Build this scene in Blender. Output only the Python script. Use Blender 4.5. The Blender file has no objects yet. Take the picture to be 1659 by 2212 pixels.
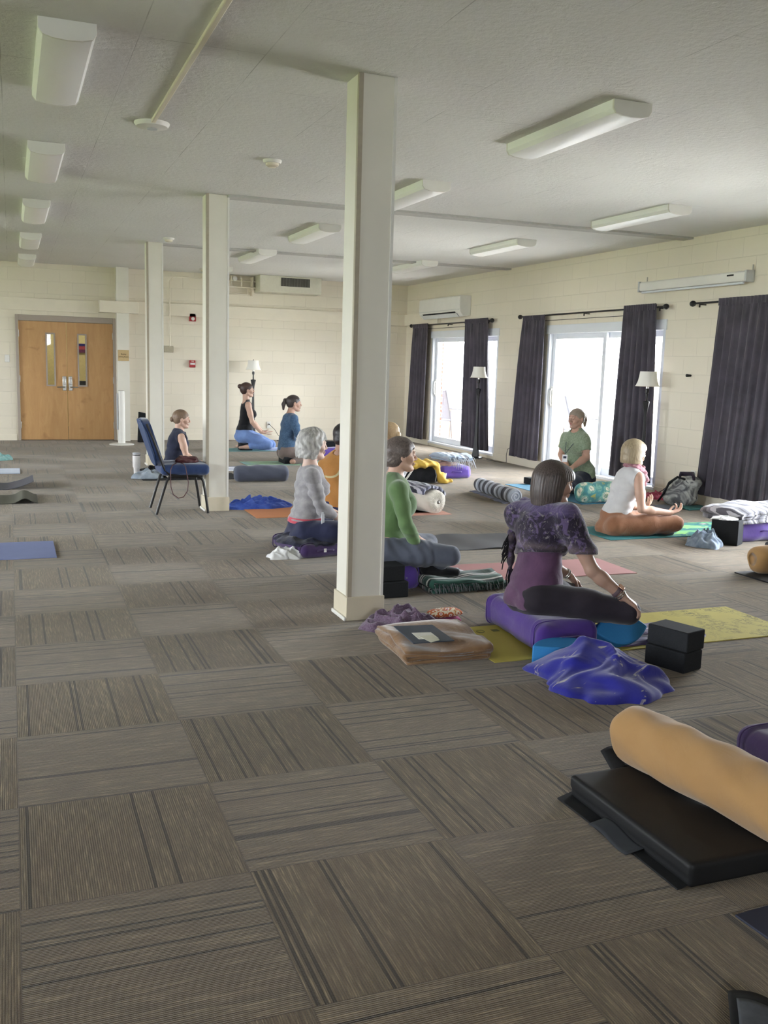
import bpy, bmesh, math, random
import numpy as np
from mathutils import Vector, Matrix
SKY, EXPO = 9.0, 2.2
from math import pi, sin, cos, radians

scene = bpy.context.scene
COL = scene.collection
rnd = random.Random(7)
V = lambda *a: np.array(a if len(a) > 1 else a[0], float)
def nz(v):
    v = np.asarray(v, float); return v / max(1e-9, np.linalg.norm(v))

# ------------------------------------------------------------------ camera (solved from the carpet tile grid)
IW, IH, FPX = 1659, 2212, 2056.95
PITCH, ROLL, YAW, CH = 0.1534322, 0.0290133, 0.3743504, 1.43525
_cy, _sy = cos(YAW), sin(YAW)
FW = V(_sy*cos(PITCH), _cy*cos(PITCH), -sin(PITCH))
_r = V(_cy, -_sy, 0); _u = np.cross(_r, FW)
RT = cos(ROLL)*_r + sin(ROLL)*_u
UP = -sin(ROLL)*_r + cos(ROLL)*_u
CAMP = V(0, 0, CH)
def ray(px, py): return FW + (px-IW/2)/FPX*RT - (py-IH/2)/FPX*UP
def at(px, py, Y):
    d = ray(px, py); return CAMP + d*(Y/d[1])
def fl(px, py, z=0.0):
    d = ray(px, py); return CAMP + d*((z-CH)/d[2])
def onx(px, py, X):
    d = ray(px, py); return CAMP + d*(X/d[0])

cam = bpy.data.cameras.new('camera'); camo = bpy.data.objects.new('camera', cam); COL.objects.link(camo)
cam.sensor_fit = 'HORIZONTAL'; cam.sensor_width = 36; cam.lens = 36*FPX/IW
cam.clip_start = .05; cam.clip_end = 200
m = Matrix.Identity(4)
for i in range(3):
    m[i][0], m[i][1], m[i][2], m[i][3] = RT[i], UP[i], -FW[i], CAMP[i]
camo.matrix_world = m
scene.camera = camo

# ------------------------------------------------------------------ materials
def lin(c, mute=.10):
    if isinstance(c, str): c = tuple(int(c[i:i+2], 16) for i in (0, 2, 4))
    o = []
    for x in c:
        x /= 255.; o.append(x/12.92 if x <= .04045 else ((x+.055)/1.055)**2.4)
    g = .3*o[0]+.55*o[1]+.15*o[2]
    return (*[x*(1-mute)+g*mute for x in o], 1)
class NT:
    def __init__(s, name, rough=.8, spec=.3, sheen=0, metal=0):
        s.m = bpy.data.materials.new(name); s.m.use_nodes = True; s.t = s.m.node_tree
        s.b = s.t.nodes['Principled BSDF']; s.b.inputs['Roughness'].default_value = rough
        s.b.inputs['Specular IOR Level'].default_value = spec; s.b.inputs['Metallic'].default_value = metal
        if sheen:
            s.b.inputs['Sheen Weight'].default_value = sheen; s.b.inputs['Sheen Roughness'].default_value = .5
        s.m.diffuse_color = (.5, .5, .5, 1)
    def n(s, t, **kw):
        nd = s.t.nodes.new(t)
        for k, v in kw.items():
            if k.startswith('i_'):
                key = k[2:].replace('_', ' ')
                key = int(key) if key.isdigit() else key
                s.set(nd.inputs[key], v)
            else: setattr(nd, k, v)
        return nd
    def set(s, inp, v):
        if isinstance(v, bpy.types.NodeSocket): s.t.links.new(v, inp)
        elif isinstance(v, bpy.types.Node): s.t.links.new(v.outputs[0], inp)
        else: inp.default_value = v
    def math(s, op, a, b=0., c=0.):
        nd = s.t.nodes.new('ShaderNodeMath'); nd.operation = op
        s.set(nd.inputs[0], a); s.set(nd.inputs[1], b); s.set(nd.inputs[2], c); return nd.outputs[0]
    def coord(s, obj=True):
        return s.n('ShaderNodeTexCoord').outputs['Object' if obj else 'Generated']
    def world(s): return s.n('ShaderNodeNewGeometry').outputs['Position']
    def sep(s, v):
        nd = s.n('ShaderNodeSeparateXYZ'); s.set(nd.inputs[0], v); return nd.outputs
    def comb(s, x, y, z):
        nd = s.n('ShaderNodeCombineXYZ'); s.set(nd.inputs[0], x); s.set(nd.inputs[1], y); s.set(nd.inputs[2], z); return nd.outputs[0]
    def scale(s, v, sc):
        nd = s.n('ShaderNodeMapping'); s.set(nd.inputs[0], v); nd.inputs['Scale'].default_value = sc; return nd.outputs[0]
    def noise(s, v, sc, detail=3, rough=.5, dist=0):
        nd = s.n('ShaderNodeTexNoise'); s.set(nd.inputs['Vector'], v); nd.inputs['Scale'].default_value = sc
        nd.inputs['Detail'].default_value = detail; nd.inputs['Roughness'].default_value = rough
        nd.inputs['Distortion'].default_value = dist; return nd.outputs[0]
    def ramp(s, f, stops, interp='LINEAR'):
        nd = s.n('ShaderNodeValToRGB'); s.set(nd.inputs[0], f); r = nd.color_ramp; r.interpolation = interp
        while len(r.elements) < len(stops): r.elements.new(.5)
        for e, (p, c) in zip(r.elements, stops):
            e.position = p; e.color = c if not isinstance(c, (str,)) else lin(c)
        return nd.outputs[0]
    def mix(s, f, a, b, mode='MIX'):
        nd = s.n('ShaderNodeMix'); nd.data_type = 'RGBA'; nd.blend_type = mode
        s.set(nd.inputs[0], f); s.set(nd.inputs[6], a); s.set(nd.inputs[7], b); return nd.outputs[2]
    def col(s, c): s.set(s.b.inputs['Base Color'], lin(c) if isinstance(c, (str, tuple)) and not (isinstance(c, tuple) and len(c) == 4) else c); return s
    def bump(s, h, strength=.3, dist=.01):
        nd = s.n('ShaderNodeBump'); s.set(nd.inputs['Height'], h); nd.inputs['Strength'].default_value = strength
        nd.inputs['Distance'].default_value = dist; s.set(s.b.inputs['Normal'], nd.outputs[0]); return s
G4 = lambda v: (v, v, v, 1)
_mc = {}
def plain(name, c, rough=.6, spec=.4, metal=0, var=.06, sc=30, bump=.1, bd=.002, sheen=0):
    if name in _mc: return _mc[name]
    t = NT(name, rough, spec, sheen, metal)
    n = t.noise(t.coord(), sc, 4)
    c4 = lin(c)
    lo = tuple(x*(1-var*2) for x in c4[:3])+(1,); hi = tuple(min(1, x*(1+var*2)) for x in c4[:3])+(1,)
    t.col(t.mix(n, lo, hi))
    if bump: t.bump(n, bump, bd)
    _mc[name] = t.m; return t.m
def fabric(name, c, c2=None, mot=8, weave=900, rough=.9, sheen=.25, wr=.25, wrs=7):
    """woven cloth: slow mottling between two tones, fine weave, soft creases"""
    if name in _mc: return _mc[name]
    t = NT(name, rough, .15, sheen)
    co = t.coord()
    a = lin(c); b = lin(c2) if c2 else tuple(x*.8 for x in a[:3])+(1,)
    n = t.noise(co, mot, 5, .6)
    t.col(t.mix(t.ramp(n, [(.35, G4(0)), (.65, G4(1))]), a, b))
    w = t.noise(co, weave, 2); w2 = t.noise(co, wrs, 4, .55, 1.2)
    t.bump(t.math('ADD', t.math('MULTIPLY', w, .08), t.math('MULTIPLY', w2, 1.)), wr, .02)
    _mc[name] = t.m; return t.m
def hairmat(name, c, c2, sc=(260, 260, 9)):
    if name in _mc: return _mc[name]
    t = NT(name, .42, .45)
    co = t.scale(t.coord(), sc)
    n = t.noise(co, 1., 3, .6, .3)
    t.col(t.mix(t.ramp(n, [(.3, G4(0)), (.75, G4(.85))]), lin(c), lin(c2)))
    t.bump(n, .35, .002)
    _mc[name] = t.m; return t.m
def skinmat(name, c):
    if name in _mc: return _mc[name]
    t = NT(name, .5, .35)
    co = t.coord(); n = t.noise(co, 14, 4); a = lin(c)
    t.col(t.mix(n, (a[0]*.9, a[1]*.82, a[2]*.8, 1), (min(1, a[0]*1.06), a[1]*1.08, a[2]*1.08, 1)))
    t.b.inputs['Subsurface Weight'].default_value = .05
    t.b.inputs['Subsurface Radius'].default_value = (.012, .005, .003)
    t.bump(t.noise(co, 300, 2), .12, .001)
    _mc[name] = t.m; return t.m
def stripes(name, cols, axis=0, period=.1, rough=.9, wr=.25, warp=.01, skew=0.):
    """cloth woven in bands across one object axis"""
    if name in _mc: return _mc[name]
    t = NT(name, rough, .15, .25); co = t.coord(); s = t.sep(co)
    v = s[axis]
    if skew: v = t.math('ADD', v, t.math('MULTIPLY', s[(axis+1) % 3], skew))
    v = t.math('ADD', v, t.math('MULTIPLY', t.noise(co, 12, 2), warp))
    f = t.math('FRACT', t.math('DIVIDE', v, period))
    st = [(i/len(cols), lin(c)) for i, c in enumerate(cols)]
    t.col(t.ramp(f, st, 'CONSTANT'))
    t.bump(t.math('ADD', t.math('MULTIPLY', t.noise(co, 700, 2), .15), t.noise(co, 9, 4, .5, 1.)), wr, .015)
    _mc[name] = t.m; return t.m

# ------------------------------------------------------------------ mesh gathering
class M:
    def __init__(s): s.v = []; s.f = []; s.n = 0
    def add(s, v, f):
        v = np.asarray(v, float).reshape(-1, 3)
        s.v.append(v); s.f += [tuple(i+s.n for i in q) for q in f]; s.n += len(v); return s
    def verts(s): return np.concatenate(s.v) if s.v else np.zeros((0, 3))
    def tf(s, rot=None, loc=None, fn=None):
        v = s.verts()
        if rot is not None: v = v @ np.array(rot, float).T
        if loc is not None: v = v + np.asarray(loc, float)
        if fn is not None: v = fn(v)
        s.v = [v]; return s
    def join(s, o): return s.add(o.verts(), o.f)
    def box(s, c, size, rz=0, r=None):
        c = np.asarray(c, float); h = np.asarray(size, float)/2
        p = np.array([[x, y, z] for x in (-1, 1) for y in (-1, 1) for z in (-1, 1)])*h
        if rz: p = p @ rotz(rz).T
        if r is not None: p = p @ np.asarray(r).T
        return s.add(p+c, [(0, 1, 3, 2), (4, 6, 7, 5), (0, 4, 5, 1), (2, 3, 7, 6), (0, 2, 6, 4), (1, 5, 7, 3)])
    def b2(s, lo, hi):
        lo = np.array(lo, float); hi = np.array(hi, float); return s.box((lo+hi)/2, hi-lo)
    def tube(s, pts, r, n=10, cap=True):
        pts = np.asarray(pts, float); k = len(pts); r = np.full(k, r) if np.isscalar(r) else np.asarray(r, float)
        vs = []; t0 = nz(pts[1]-pts[0]); up = V(0, 0, 1) if abs(t0[2]) < .9 else V(1, 0, 0)
        u = nz(np.cross(up, t0))
        for i in range(k):
            t = nz(pts[min(i+1, k-1)]-pts[max(i-1, 0)]); u = nz(u-t*np.dot(u, t)); w = np.cross(t, u)
            a = np.linspace(0, 2*pi, n, endpoint=False)[:, None]
            vs.append(pts[i]+r[i]*(np.cos(a)*u+np.sin(a)*w))
        f = [(i*n+j, i*n+(j+1) % n, (i+1)*n+(j+1) % n, (i+1)*n+j) for i in range(k-1) for j in range(n)]
        if cap: f += [tuple(range(n))[::-1], tuple((k-1)*n+j for j in range(n))]
        return s.add(np.concatenate(vs), f)
    def cyl(s, a, b, r, r2=None, n=20): return s.tube([a, b], [r, r if r2 is None else r2], n)
    def lathe(s, prof, c=(0, 0, 0), n=32, sq=None):
        """prof: (radius, z) pairs around a vertical axis; sq = superellipse power for squarish sections"""
        vs = []; a = np.linspace(0, 2*pi, n, endpoint=False)
        ca, sa = np.cos(a), np.sin(a)
        if sq: ca = np.sign(ca)*np.abs(ca)**sq; sa = np.sign(sa)*np.abs(sa)**sq
        for r, z in prof: vs.append(np.stack([r*ca, r*sa, np.full(n, z)], 1))
        k = len(prof)
        f = [(i*n+j, i*n+(j+1) % n, (i+1)*n+(j+1) % n, (i+1)*n+j) for i in range(k-1) for j in range(n)]
        f += [tuple(range(n))[::-1], tuple((k-1)*n+j for j in range(n))]
        return s.add(np.concatenate(vs)+np.asarray(c, float), f)
    def prism(s, poly, z0, z1, axis=2):
        k = len(poly); p = np.asarray(poly, float)
        def mk(z):
            o = np.zeros((k, 3)); ax = [i for i in range(3) if i != axis]
            o[:, ax[0]] = p[:, 0]; o[:, ax[1]] = p[:, 1]; o[:, axis] = z; return o
        f = [tuple(range(k))[::-1], tuple(k+i for i in range(k))]+[(i, (i+1) % k, k+(i+1) % k, k+i) for i in range(k)]
        return s.add(np.concatenate([mk(z0), mk(z1)]), f)
    def grid(s, P, th=0., closed=False):
        """P: (nu, nv, 3) points; th: thickness laid below along -normal"""
        nu, nv = P.shape[:2]; base = P.reshape(-1, 3)
        idx = lambda i, j: i*nv+j
        f = [(idx(i, j), idx(i+1, j), idx(i+1, j+1), idx(i, j+1)) for i in range(nu-1) for j in range(nv-1)]
        if not th: return s.add(base, f)
        du = np.gradient(P, axis=0); dv = np.gradient(P, axis=1)
        N = np.cross(du, dv); N /= np.maximum(1e-9, np.linalg.norm(N, axis=2, keepdims=True))
        low = (P-N*th).reshape(-1, 3); k = nu*nv
        f2 = [tuple(k+q for q in t[::-1]) for t in f]
        e = [(idx(i, 0), idx(i+1, 0)) for i in range(nu-1)]+[(idx(nu-1, j), idx(nu-1, j+1)) for j in range(nv-1)] + \
            [(idx(i+1, nv-1), idx(i, nv-1)) for i in range(nu-1)]+[(idx(0, j+1), idx(0, j)) for j in range(nv-1)]
        f3 = [(b, a, a+k, b+k) for a, b in e]
        return s.add(np.concatenate([base, low]), f+f2+f3)
def rotz(a): return np.array([[cos(a), -sin(a), 0], [sin(a), cos(a), 0], [0, 0, 1]])
def rotx(a): return np.array([[1, 0, 0], [0, cos(a), -sin(a)], [0, sin(a), cos(a)]])
def roty(a): return np.array([[cos(a), 0, sin(a)], [0, 1, 0], [-sin(a), 0, cos(a)]])
def frame(x, up=(0, 0, 1)):
    x = nz(x); y = nz(np.cross(up, x)); return np.stack([x, y, np.cross(x, y)], 1)

def obj(name, m, mat, parent=None, world=False, bevel=0, bseg=2, smooth=True, angle=40, sub=0):
    """one mesh object from the gathered shapes; world=True: coordinates are world ones even under a parent"""
    v = m.verts()
    loc = None
    if parent is None:
        lo, hi = v.min(0), v.max(0); loc = V((lo[0]+hi[0])/2, (lo[1]+hi[1])/2, lo[2]); v = v-loc
    elif world:
        r = parent
        while r is not None:
            v = v-np.array(r.location); 
            if r.rotation_euler.z: v = v @ rotz(-r.rotation_euler.z).T
            r = r.parent
    me = bpy.data.meshes.new(name)
    if isinstance(m.f, np.ndarray):
        nf = len(m.f); me.vertices.add(len(v)); me.vertices.foreach_set('co', v.astype(np.float32).ravel())
        me.loops.add(nf*4); me.loops.foreach_set('vertex_index', m.f.astype(np.int32).ravel())
        me.polygons.add(nf); me.polygons.foreach_set('loop_start', np.arange(0, nf*4, 4, dtype=np.int32))
        me.update(calc_edges=True)
    else:
        me.from_pydata(v.tolist(), [], m.f); me.update()
        bm = bmesh.new(); bm.from_mesh(me); bmesh.ops.recalc_face_normals(bm, faces=bm.faces); bm.to_mesh(me); bm.free()
    if smooth:
        me.polygons.foreach_set('use_smooth', [True]*len(me.polygons))
        if angle < 170:
            try: me.set_sharp_from_angle(angle=radians(angle))
            except Exception: pass
    o = bpy.data.objects.new(name, me); COL.objects.link(o)
    if mat is not None:
        for mm in (mat if isinstance(mat, (list, tuple)) else [mat]): me.materials.append(mm)
    if parent is not None: o.parent = parent
    if loc is not None: o.location = loc
    if bevel:
        b = o.modifiers.new('bevel', 'BEVEL'); b.width = bevel; b.segments = bseg; b.limit_method = 'ANGLE'; b.angle_limit = radians(35)
    if sub:
        b = o.modifiers.new('sub', 'SUBSURF'); b.levels = sub; b.render_levels = sub
    return o
def thing(name, label, cat, loc=(0, 0, 0), rz=0, group=None):
    o = bpy.data.objects.new(name, None); COL.objects.link(o); o.empty_display_size = .05
    o.location = tuple(float(x) for x in loc); o.rotation_euler = (0, 0, rz)
    o['label'] = label; o['category'] = cat
    if group: o['group'] = group
    return o
def tag(o, label, cat, group=None, kind=None):
    o['label'] = label; o['category'] = cat
    if group: o['group'] = group
    if kind: o['kind'] = kind
    return o
def struct(name, m, mat, parent=None, label=None, **kw):
    o = obj(name, m, mat, parent, **kw)
    if parent is None: o['kind'] = 'structure'
    if label: o['label'] = label
    return o
def S(name, label=None, loc=(0, 0, 0)):
    o = bpy.data.objects.new(name, None); COL.objects.link(o); o.location = loc; o['kind'] = 'structure'
    if label: o['label'] = label
    return o
def dup(root, loc, rz=None, label=None, group=None):
    r = root.copy(); COL.objects.link(r); r.location = loc
    if rz is not None: r.rotation_euler = (0, 0, rz)
    if label: r['label'] = label
    if group: r['group'] = group
    for ch in list(root.children):
        c = ch.copy(); COL.objects.link(c); c.parent = r
        for g in list(ch.children):
            d = g.copy(); COL.objects.link(d); d.parent = c
    return r

# ------------------------------------------------------------------ implicit solids meshed by surface nets
class Vox:
    def __init__(s, lo, hi, h):
        s.h = h; s.lo = np.asarray(lo, float); s.dim = np.ceil((np.asarray(hi, float)-s.lo)/h).astype(int)+1
        s.v = np.full(s.dim, .5, np.float32)
    def sub(s, lo, hi):
        a = np.clip(np.floor((np.asarray(lo)-s.lo)/s.h).astype(int), 0, s.dim); b = np.clip(np.ceil((np.asarray(hi)-s.lo)/s.h).astype(int)+1, 0, s.dim)
        if np.any(b <= a): return None, None
        ax = [(s.lo[i]+s.h*np.arange(a[i], b[i])).astype(np.float32) for i in range(3)]
        return tuple(slice(a[i], b[i]) for i in range(3)), (ax[0][:, None, None], ax[1][None, :, None], ax[2][None, None, :])
    def apply(s, lo, hi, fn, k=.01, op='u'):
        mg = max(k, .0)*1.2+s.h*3
        sl, P = s.sub(np.asarray(lo)-mg, np.asarray(hi)+mg)
        if sl is None: return s
        d = fn(*P).astype(np.float32); v = s.v[sl]
        if op == 'u':
            hh = np.clip(.5+.5*(v-d)/k, 0, 1); s.v[sl] = v+(d-v)*hh-k*hh*(1-hh)
        elif op == 'd':
            d = -d; hh = np.clip(.5-.5*(v-d)/k, 0, 1); s.v[sl] = v+(d-v)*hh+k*hh*(1-hh)
        return s
    def cap(s, a, b, r1, r2=None, k=.012, op='u'):
        a = np.asarray(a, float); b = np.asarray(b, float); r2 = r1 if r2 is None else r2; R = max(r1, r2)
        ab = b-a; L = max(1e-9, ab@ab)
        def fn(x, y, z):
            t = np.clip(((x-a[0])*ab[0]+(y-a[1])*ab[1]+(z-a[2])*ab[2])/L, 0, 1)
            return np.sqrt((x-a[0]-t*ab[0])**2+(y-a[1]-t*ab[1])**2+(z-a[2]-t*ab[2])**2)-(r1+(r2-r1)*t)
        return s.apply(np.minimum(a, b)-R, np.maximum(a, b)+R, fn, k, op)
    def ell(s, c, r, fr=None, k=.012, op='u'):
        c = np.asarray(c, float); r = np.asarray(r, float); fr = np.eye(3) if fr is None else fr; R = r.max(); mr = r.min()
        def fn(x, y, z):
            dx, dy, dz = x-c[0], y-c[1], z-c[2]; q = 0; g = 0
            for i in range(3):
                e = fr[:, i]; w = (dx*e[0]+dy*e[1]+dz*e[2])/r[i]; q = q+w*w; g = g+(w/r[i])**2
            q = np.sqrt(q+1e-9); g = np.sqrt(g+1e-9); return q*(q-1)/g
        return s.apply(c-R, c+R, fn, k, op)
    def loft(s, st, k=.02, op='u'):
        """st: stations (centre, lateral unit vector, half width, half depth); elliptical section between neighbours"""
        for (a, la, wa, da), (b, lb, wb, db) in zip(st[:-1], st[1:]):
            a = np.asarray(a, float); b = np.asarray(b, float); ab = b-a; L = max(1e-9, ab@ab); ax = ab/math.sqrt(L)
            la = nz(np.asarray(la)+np.asarray(lb)); la = nz(la-ax*(la@ax)); fo = np.cross(ax, la); R = max(wa, wb, da, db)
            def fn(x, y, z, a=a, ab=ab, L=L, ax=ax, la=la, fo=fo, wa=wa, wb=wb, da=da, db=db):
                dx, dy, dz = x-a[0], y-a[1], z-a[2]
                tr = (dx*ab[0]+dy*ab[1]+dz*ab[2])/L; t = np.clip(tr, 0, 1)
                w = wa+(wb-wa)*t; d = da+(db-da)*t; mn = np.minimum(w, d)
                ex = (tr-t)*math.sqrt(L)
                l_ = (dx*la[0]+dy*la[1]+dz*la[2])-0; f_ = dx*fo[0]+dy*fo[1]+dz*fo[2]
                q = np.sqrt((l_/w)**2+(f_/d)**2+(ex/mn)**2+1e-9); return (q-1)*mn
            s.apply(np.minimum(a, b)-R, np.maximum(a, b)+R, fn, k, op)
        return s
    def rbox(s, c, half, rad, fr=None, k=.005, op='u'):
        c = np.asarray(c, float); hf = np.asarray(half, float)-rad; fr = np.eye(3) if fr is None else fr; R = np.linalg.norm(half)
        def fn(x, y, z):
            dx, dy, dz = x-c[0], y-c[1], z-c[2]; o = 0; ins = -9.
            for i in range(3):
                e = fr[:, i]; w = np.abs(dx*e[0]+dy*e[1]+dz*e[2])-hf[i]; o = o+np.maximum(w, 0)**2; ins = np.maximum(ins, w)
            return np.sqrt(o)+np.minimum(ins, 0)-rad
        return s.apply(c-R, c+R, fn, k, op)
    def cut(s, p, n, k=.004):
        """keep the side the normal points away from"""
        n = nz(n); p = np.asarray(p, float); ax = [(s.lo[i]+s.h*np.arange(s.dim[i])).astype(np.float32) for i in range(3)]
        d = (ax[0][:, None, None]-p[0])*n[0]+(ax[1][None, :, None]-p[1])*n[1]+(ax[2][None, None, :]-p[2])*n[2]
        s.v = np.maximum(s.v, d.astype(np.float32)); return s
    def keep(s, fn):
        """intersect with the region where fn(x, y, z) < 0"""
        ax = [(s.lo[i]+s.h*np.arange(s.dim[i])).astype(np.float32) for i in range(3)]
        s.v = np.maximum(s.v, fn(ax[0][:, None, None], ax[1][None, :, None], ax[2][None, None, :]).astype(np.float32)); return s
    def disp(s, fn, band=.03):
        m_ = np.abs(s.v) < band; i, j, k = np.nonzero(m_)
        P = s.lo+s.h*np.stack([i, j, k], 1)
        s.v[m_] += fn(P[:, 0], P[:, 1], P[:, 2]).astype(np.float32); return s
    def mesh(s):
        v = s.v; ins = v < 0
        c = [ins[a:v.shape[0]-1+a, b:v.shape[1]-1+b, d:v.shape[2]-1+d] for a in (0, 1) for b in (0, 1) for d in (0, 1)]
        al = c[0].copy(); an = c[0].copy()
        for q in c[1:]: al &= q; an |= q
        act = an & ~al; I, J, K = np.nonzero(act); n = len(I)
        idx = np.full(act.shape, -1, np.int32); idx[I, J, K] = np.arange(n)
        acc = np.zeros((n, 3)); cnt = np.zeros(n)
        cor = [(a, b, d) for a in (0, 1) for b in (0, 1) for d in (0, 1)]
        vals = {q: v[I+q[0], J+q[1], K+q[2]] for q in cor}
        for q in cor:
            for ax in range(3):
                if q[ax]: continue
                r = list(q); r[ax] = 1; r = tuple(r); a, b = vals[q], vals[r]; mm = (a < 0) != (b < 0)
                t = np.where(mm, a/np.where(mm, a-b, 1), 0); p = np.tile(np.array(q, float), (n, 1)); p[:, ax] += t
                acc += p*mm[:, None]; cnt += mm
        P = s.lo+s.h*(np.stack([I, J, K], 1)+acc/np.maximum(cnt, 1)[:, None])
        F = []
        for ax in range(3):
            sl0 = [slice(1, -1)]*3; sl0[ax] = slice(0, -1); sl1 = list(sl0); sl1[ax] = slice(1, None)
            a = ins[tuple(sl0)]; b = ins[tuple(sl1)]; dd = np.nonzero(a != b)
            off = [1, 1, 1]; off[ax] = 0; g = [dd[i]+off[i] for i in range(3)]; fl_ = a[dd]
            u, w = [(1, 2), (2, 0), (0, 1)][ax]
            def cell(du, dw):
                h_ = list(g); h_[u] = h_[u]-du; h_[w] = h_[w]-dw
                ok = np.ones(len(g[0]), bool)
                for i in range(3): ok &= (h_[i] >= 0) & (h_[i] < idx.shape[i]); h_[i] = np.clip(h_[i], 0, idx.shape[i]-1)
                r = idx[tuple(h_)]; return np.where(ok, r, -1)
            q = np.stack([cell(1, 1), cell(0, 1), cell(0, 0), cell(1, 0)], 1)
            q = np.where(fl_[:, None], q, q[:, ::-1]); F.append(q[(q >= 0).all(1)])
        o = M(); o.v = [P]; o.f = np.concatenate(F); o.n = n; return o

def wn(x, y, z, f, ph=0.):
    """cheap smooth pseudo-noise in [-1, 1]"""
    return (np.sin(f*(1.0*x+.7*y-.4*z)+ph+1.7*np.sin(f*.6*(y+.5*z)+ph*2.1))+np.sin(f*(-.6*x+1.1*y+.8*z)+ph*1.3+1.4*np.sin(f*.7*(x-z)+ph))
            + np.sin(f*(.5*x-.3*y+1.2*z)+ph*.7+1.6*np.sin(f*.5*(x+y)+ph*1.9)))/3
# ================================================================== people
def headfr(F, U=(0, 0, 1)):
    f = nz(F); l = nz(np.cross(U, f)); return np.stack([f, l, np.cross(f, l)], 1)
def add_head(vx, c, F, s=1., ear=True):
    R = headfr(F); c = np.asarray(c, float)
    P = lambda x, y, z: c+R @ (np.array([x, y, z])*s)
    E = lambda x, y, z, a, b, d, k=.012, op='u': vx.ell(P(x, y, z), np.array([a, b, d])*s, R, k, op)
    C = lambda a, b, r1, r2, k=.01, op='u': vx.cap(P(*a), P(*b), r1*s, r2*s, k, op)
    E(-.012, 0, .03, .097, .075, .086)
    C((.02, 0, .0), (.055, 0, -.075), .063, .031, .025)
    for g in (-1, 1):
        C((-.005, g*.045, -.045), (.055, g*.014, -.086), .024, .02, .02)
        E(.056, g*.034, -.022, .03, .027, .028, .015)
        C((.078, g*.036, .026), (.09, g*.012, .022), .011, .009, .01)
        E(.1, g*.031, .006, .02, .017, .014, .012, 'd')
        E(.077, g*.03, .006, .0145, .0155, .0115, .004)
        C((.0985, g*.0095, -.0245), (.094, g*.0105, -.026), .0064, .006, .004)
        if ear:
            E(-.004, g*.079, -.004, .02, .0085, .031, .006); E(.001, g*.088, -.002, .011, .006, .018, .004, 'd')
    C((.088, 0, .02), (.1105, 0, -.020), .0072, .0088, .007); C((.1, 0, -.024), (.094, 0, -.028), .0095, .008, .006)
    C((.088, -.018, -.05), (.088, .018, -.05), .0075, .0075, .007)
    C((.086, -.015, -.06), (.086, .015, -.06), .008, .008, .006)
    E(.078, 0, -.09, .018, .02, .016, .012)
    return P, R
def add_hand(vx, w, d, n, side, curl=.4, s=1., spread=.0, thumb=None, mudra=False):
    """palm from the wrist w along d, palm facing n, thumb on the side*cross(n, d) side"""
    d = nz(d); n = nz(n-d*(n@d)); l = np.cross(n, d)*side
    for off, fl_, i in ((.029, .92, 0), (.010, 1.02, 1), (-.0095, .95, 2), (-.0275, .76, 3)):
        b = w+d*.088*s*(1-.06*abs(i-1))+l*off*s
        vx.cap(w+d*.008*s+l*off*.55*s, b, .0135*s, .0108*s, .012)
        a = 0; p = b
        for L, r, q in ((.042, .0088, .55), (.026, .0082, .8), (.021, .0072, .6)):
            cc = curl*(1.9 if (mudra and i == 0) else 1)
            a += cc*q; dd = nz(d*cos(a)+n*sin(a)+l*spread*(1.5-i)*.12)
            e = p+dd*L*fl_*s; vx.cap(p, e, r*s, r*s*.93, .0035); p = e
    t0 = w+d*.02*s+l*.022*s; t1 = t0+(d*.6+l*.62+n*.35)*.042*s; t2 = t1+(d*.85+l*.12+n*.5)*.033*s; t3 = t2+(d*.9-l*.1+n*.35)*.024*s
    vx.cap(t0, t1, .0155*s, .0115*s, .012); vx.cap(t1, t2, .0105*s, .0095*s, .004); vx.cap(t2, t3, .0095*s, .008*s, .003)
def add_foot(vx, an, to, r=.034, k=.02, g=0., lim=None):
    an = np.asarray(an, float); to = np.asarray(to, float); d = nz(to-an)
    side = nz(np.cross(d, (0, 0, 1)))
    vx.cap(an-d*.02, an+d*.05, r+g, r*.95+g, k)
    vx.cap(an+d*.03, to-d*.03+side*.015, r*.9+g, r*.62+g, k); vx.cap(an+d*.03, to-d*.03-side*.015, r*.9+g, r*.58+g, k)
def torso_st(J, g=0., w=1., dp=1.):
    L = J['L']; p, wa, c, n = J['pelvis'], J['waist'], J['chest'], J['neck']
    return [(p-V(0, 0, .03), L, .150*w+g, .118*dp+g), (p+(wa-p)*.4, L, .152*w+g, .115*dp+g), (wa, L, .122*w+g, .095*dp+g), (c, L, .138*w+g, .103*dp+g), (c+(n-c)*.55, L, .128*w+g, .082*dp+g), (n-(n-c)*.1, L, .06*w+g*.6, .052*dp+g*.6)]
def add_torso(vx, J, g=0., bust=True):
    w, dp = J.get('w', 1), J.get('dp', 1); s = J['s']
    vx.loft(torso_st(J, g, w*s, dp*s), .03)
    B, L = J['B'], J['L']; c, n = J['chest'], J['neck']; up = nz(n-c)
    for sd, k in ((-1, 'shR'), (1, 'shL')):
        vx.cap(n-up*.045*s, J[k]-up*.008, .048*s+g, .05*s+g, .03)
        if bust: vx.ell(c+B*(.065*dp*s)+L*sd*.068*w*s-up*.01*s, np.array([.056, .06, .062])*s*J.get('bust', 1.)+g, np.stack([B, L, np.cross(B, L)], 1), .03)
        vx.ell(J['pelvis']-B*.045*s+L*sd*.065*s-V(0, 0, .045*s), V(.085, .082, .07)*s+g, None, .03)
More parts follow.
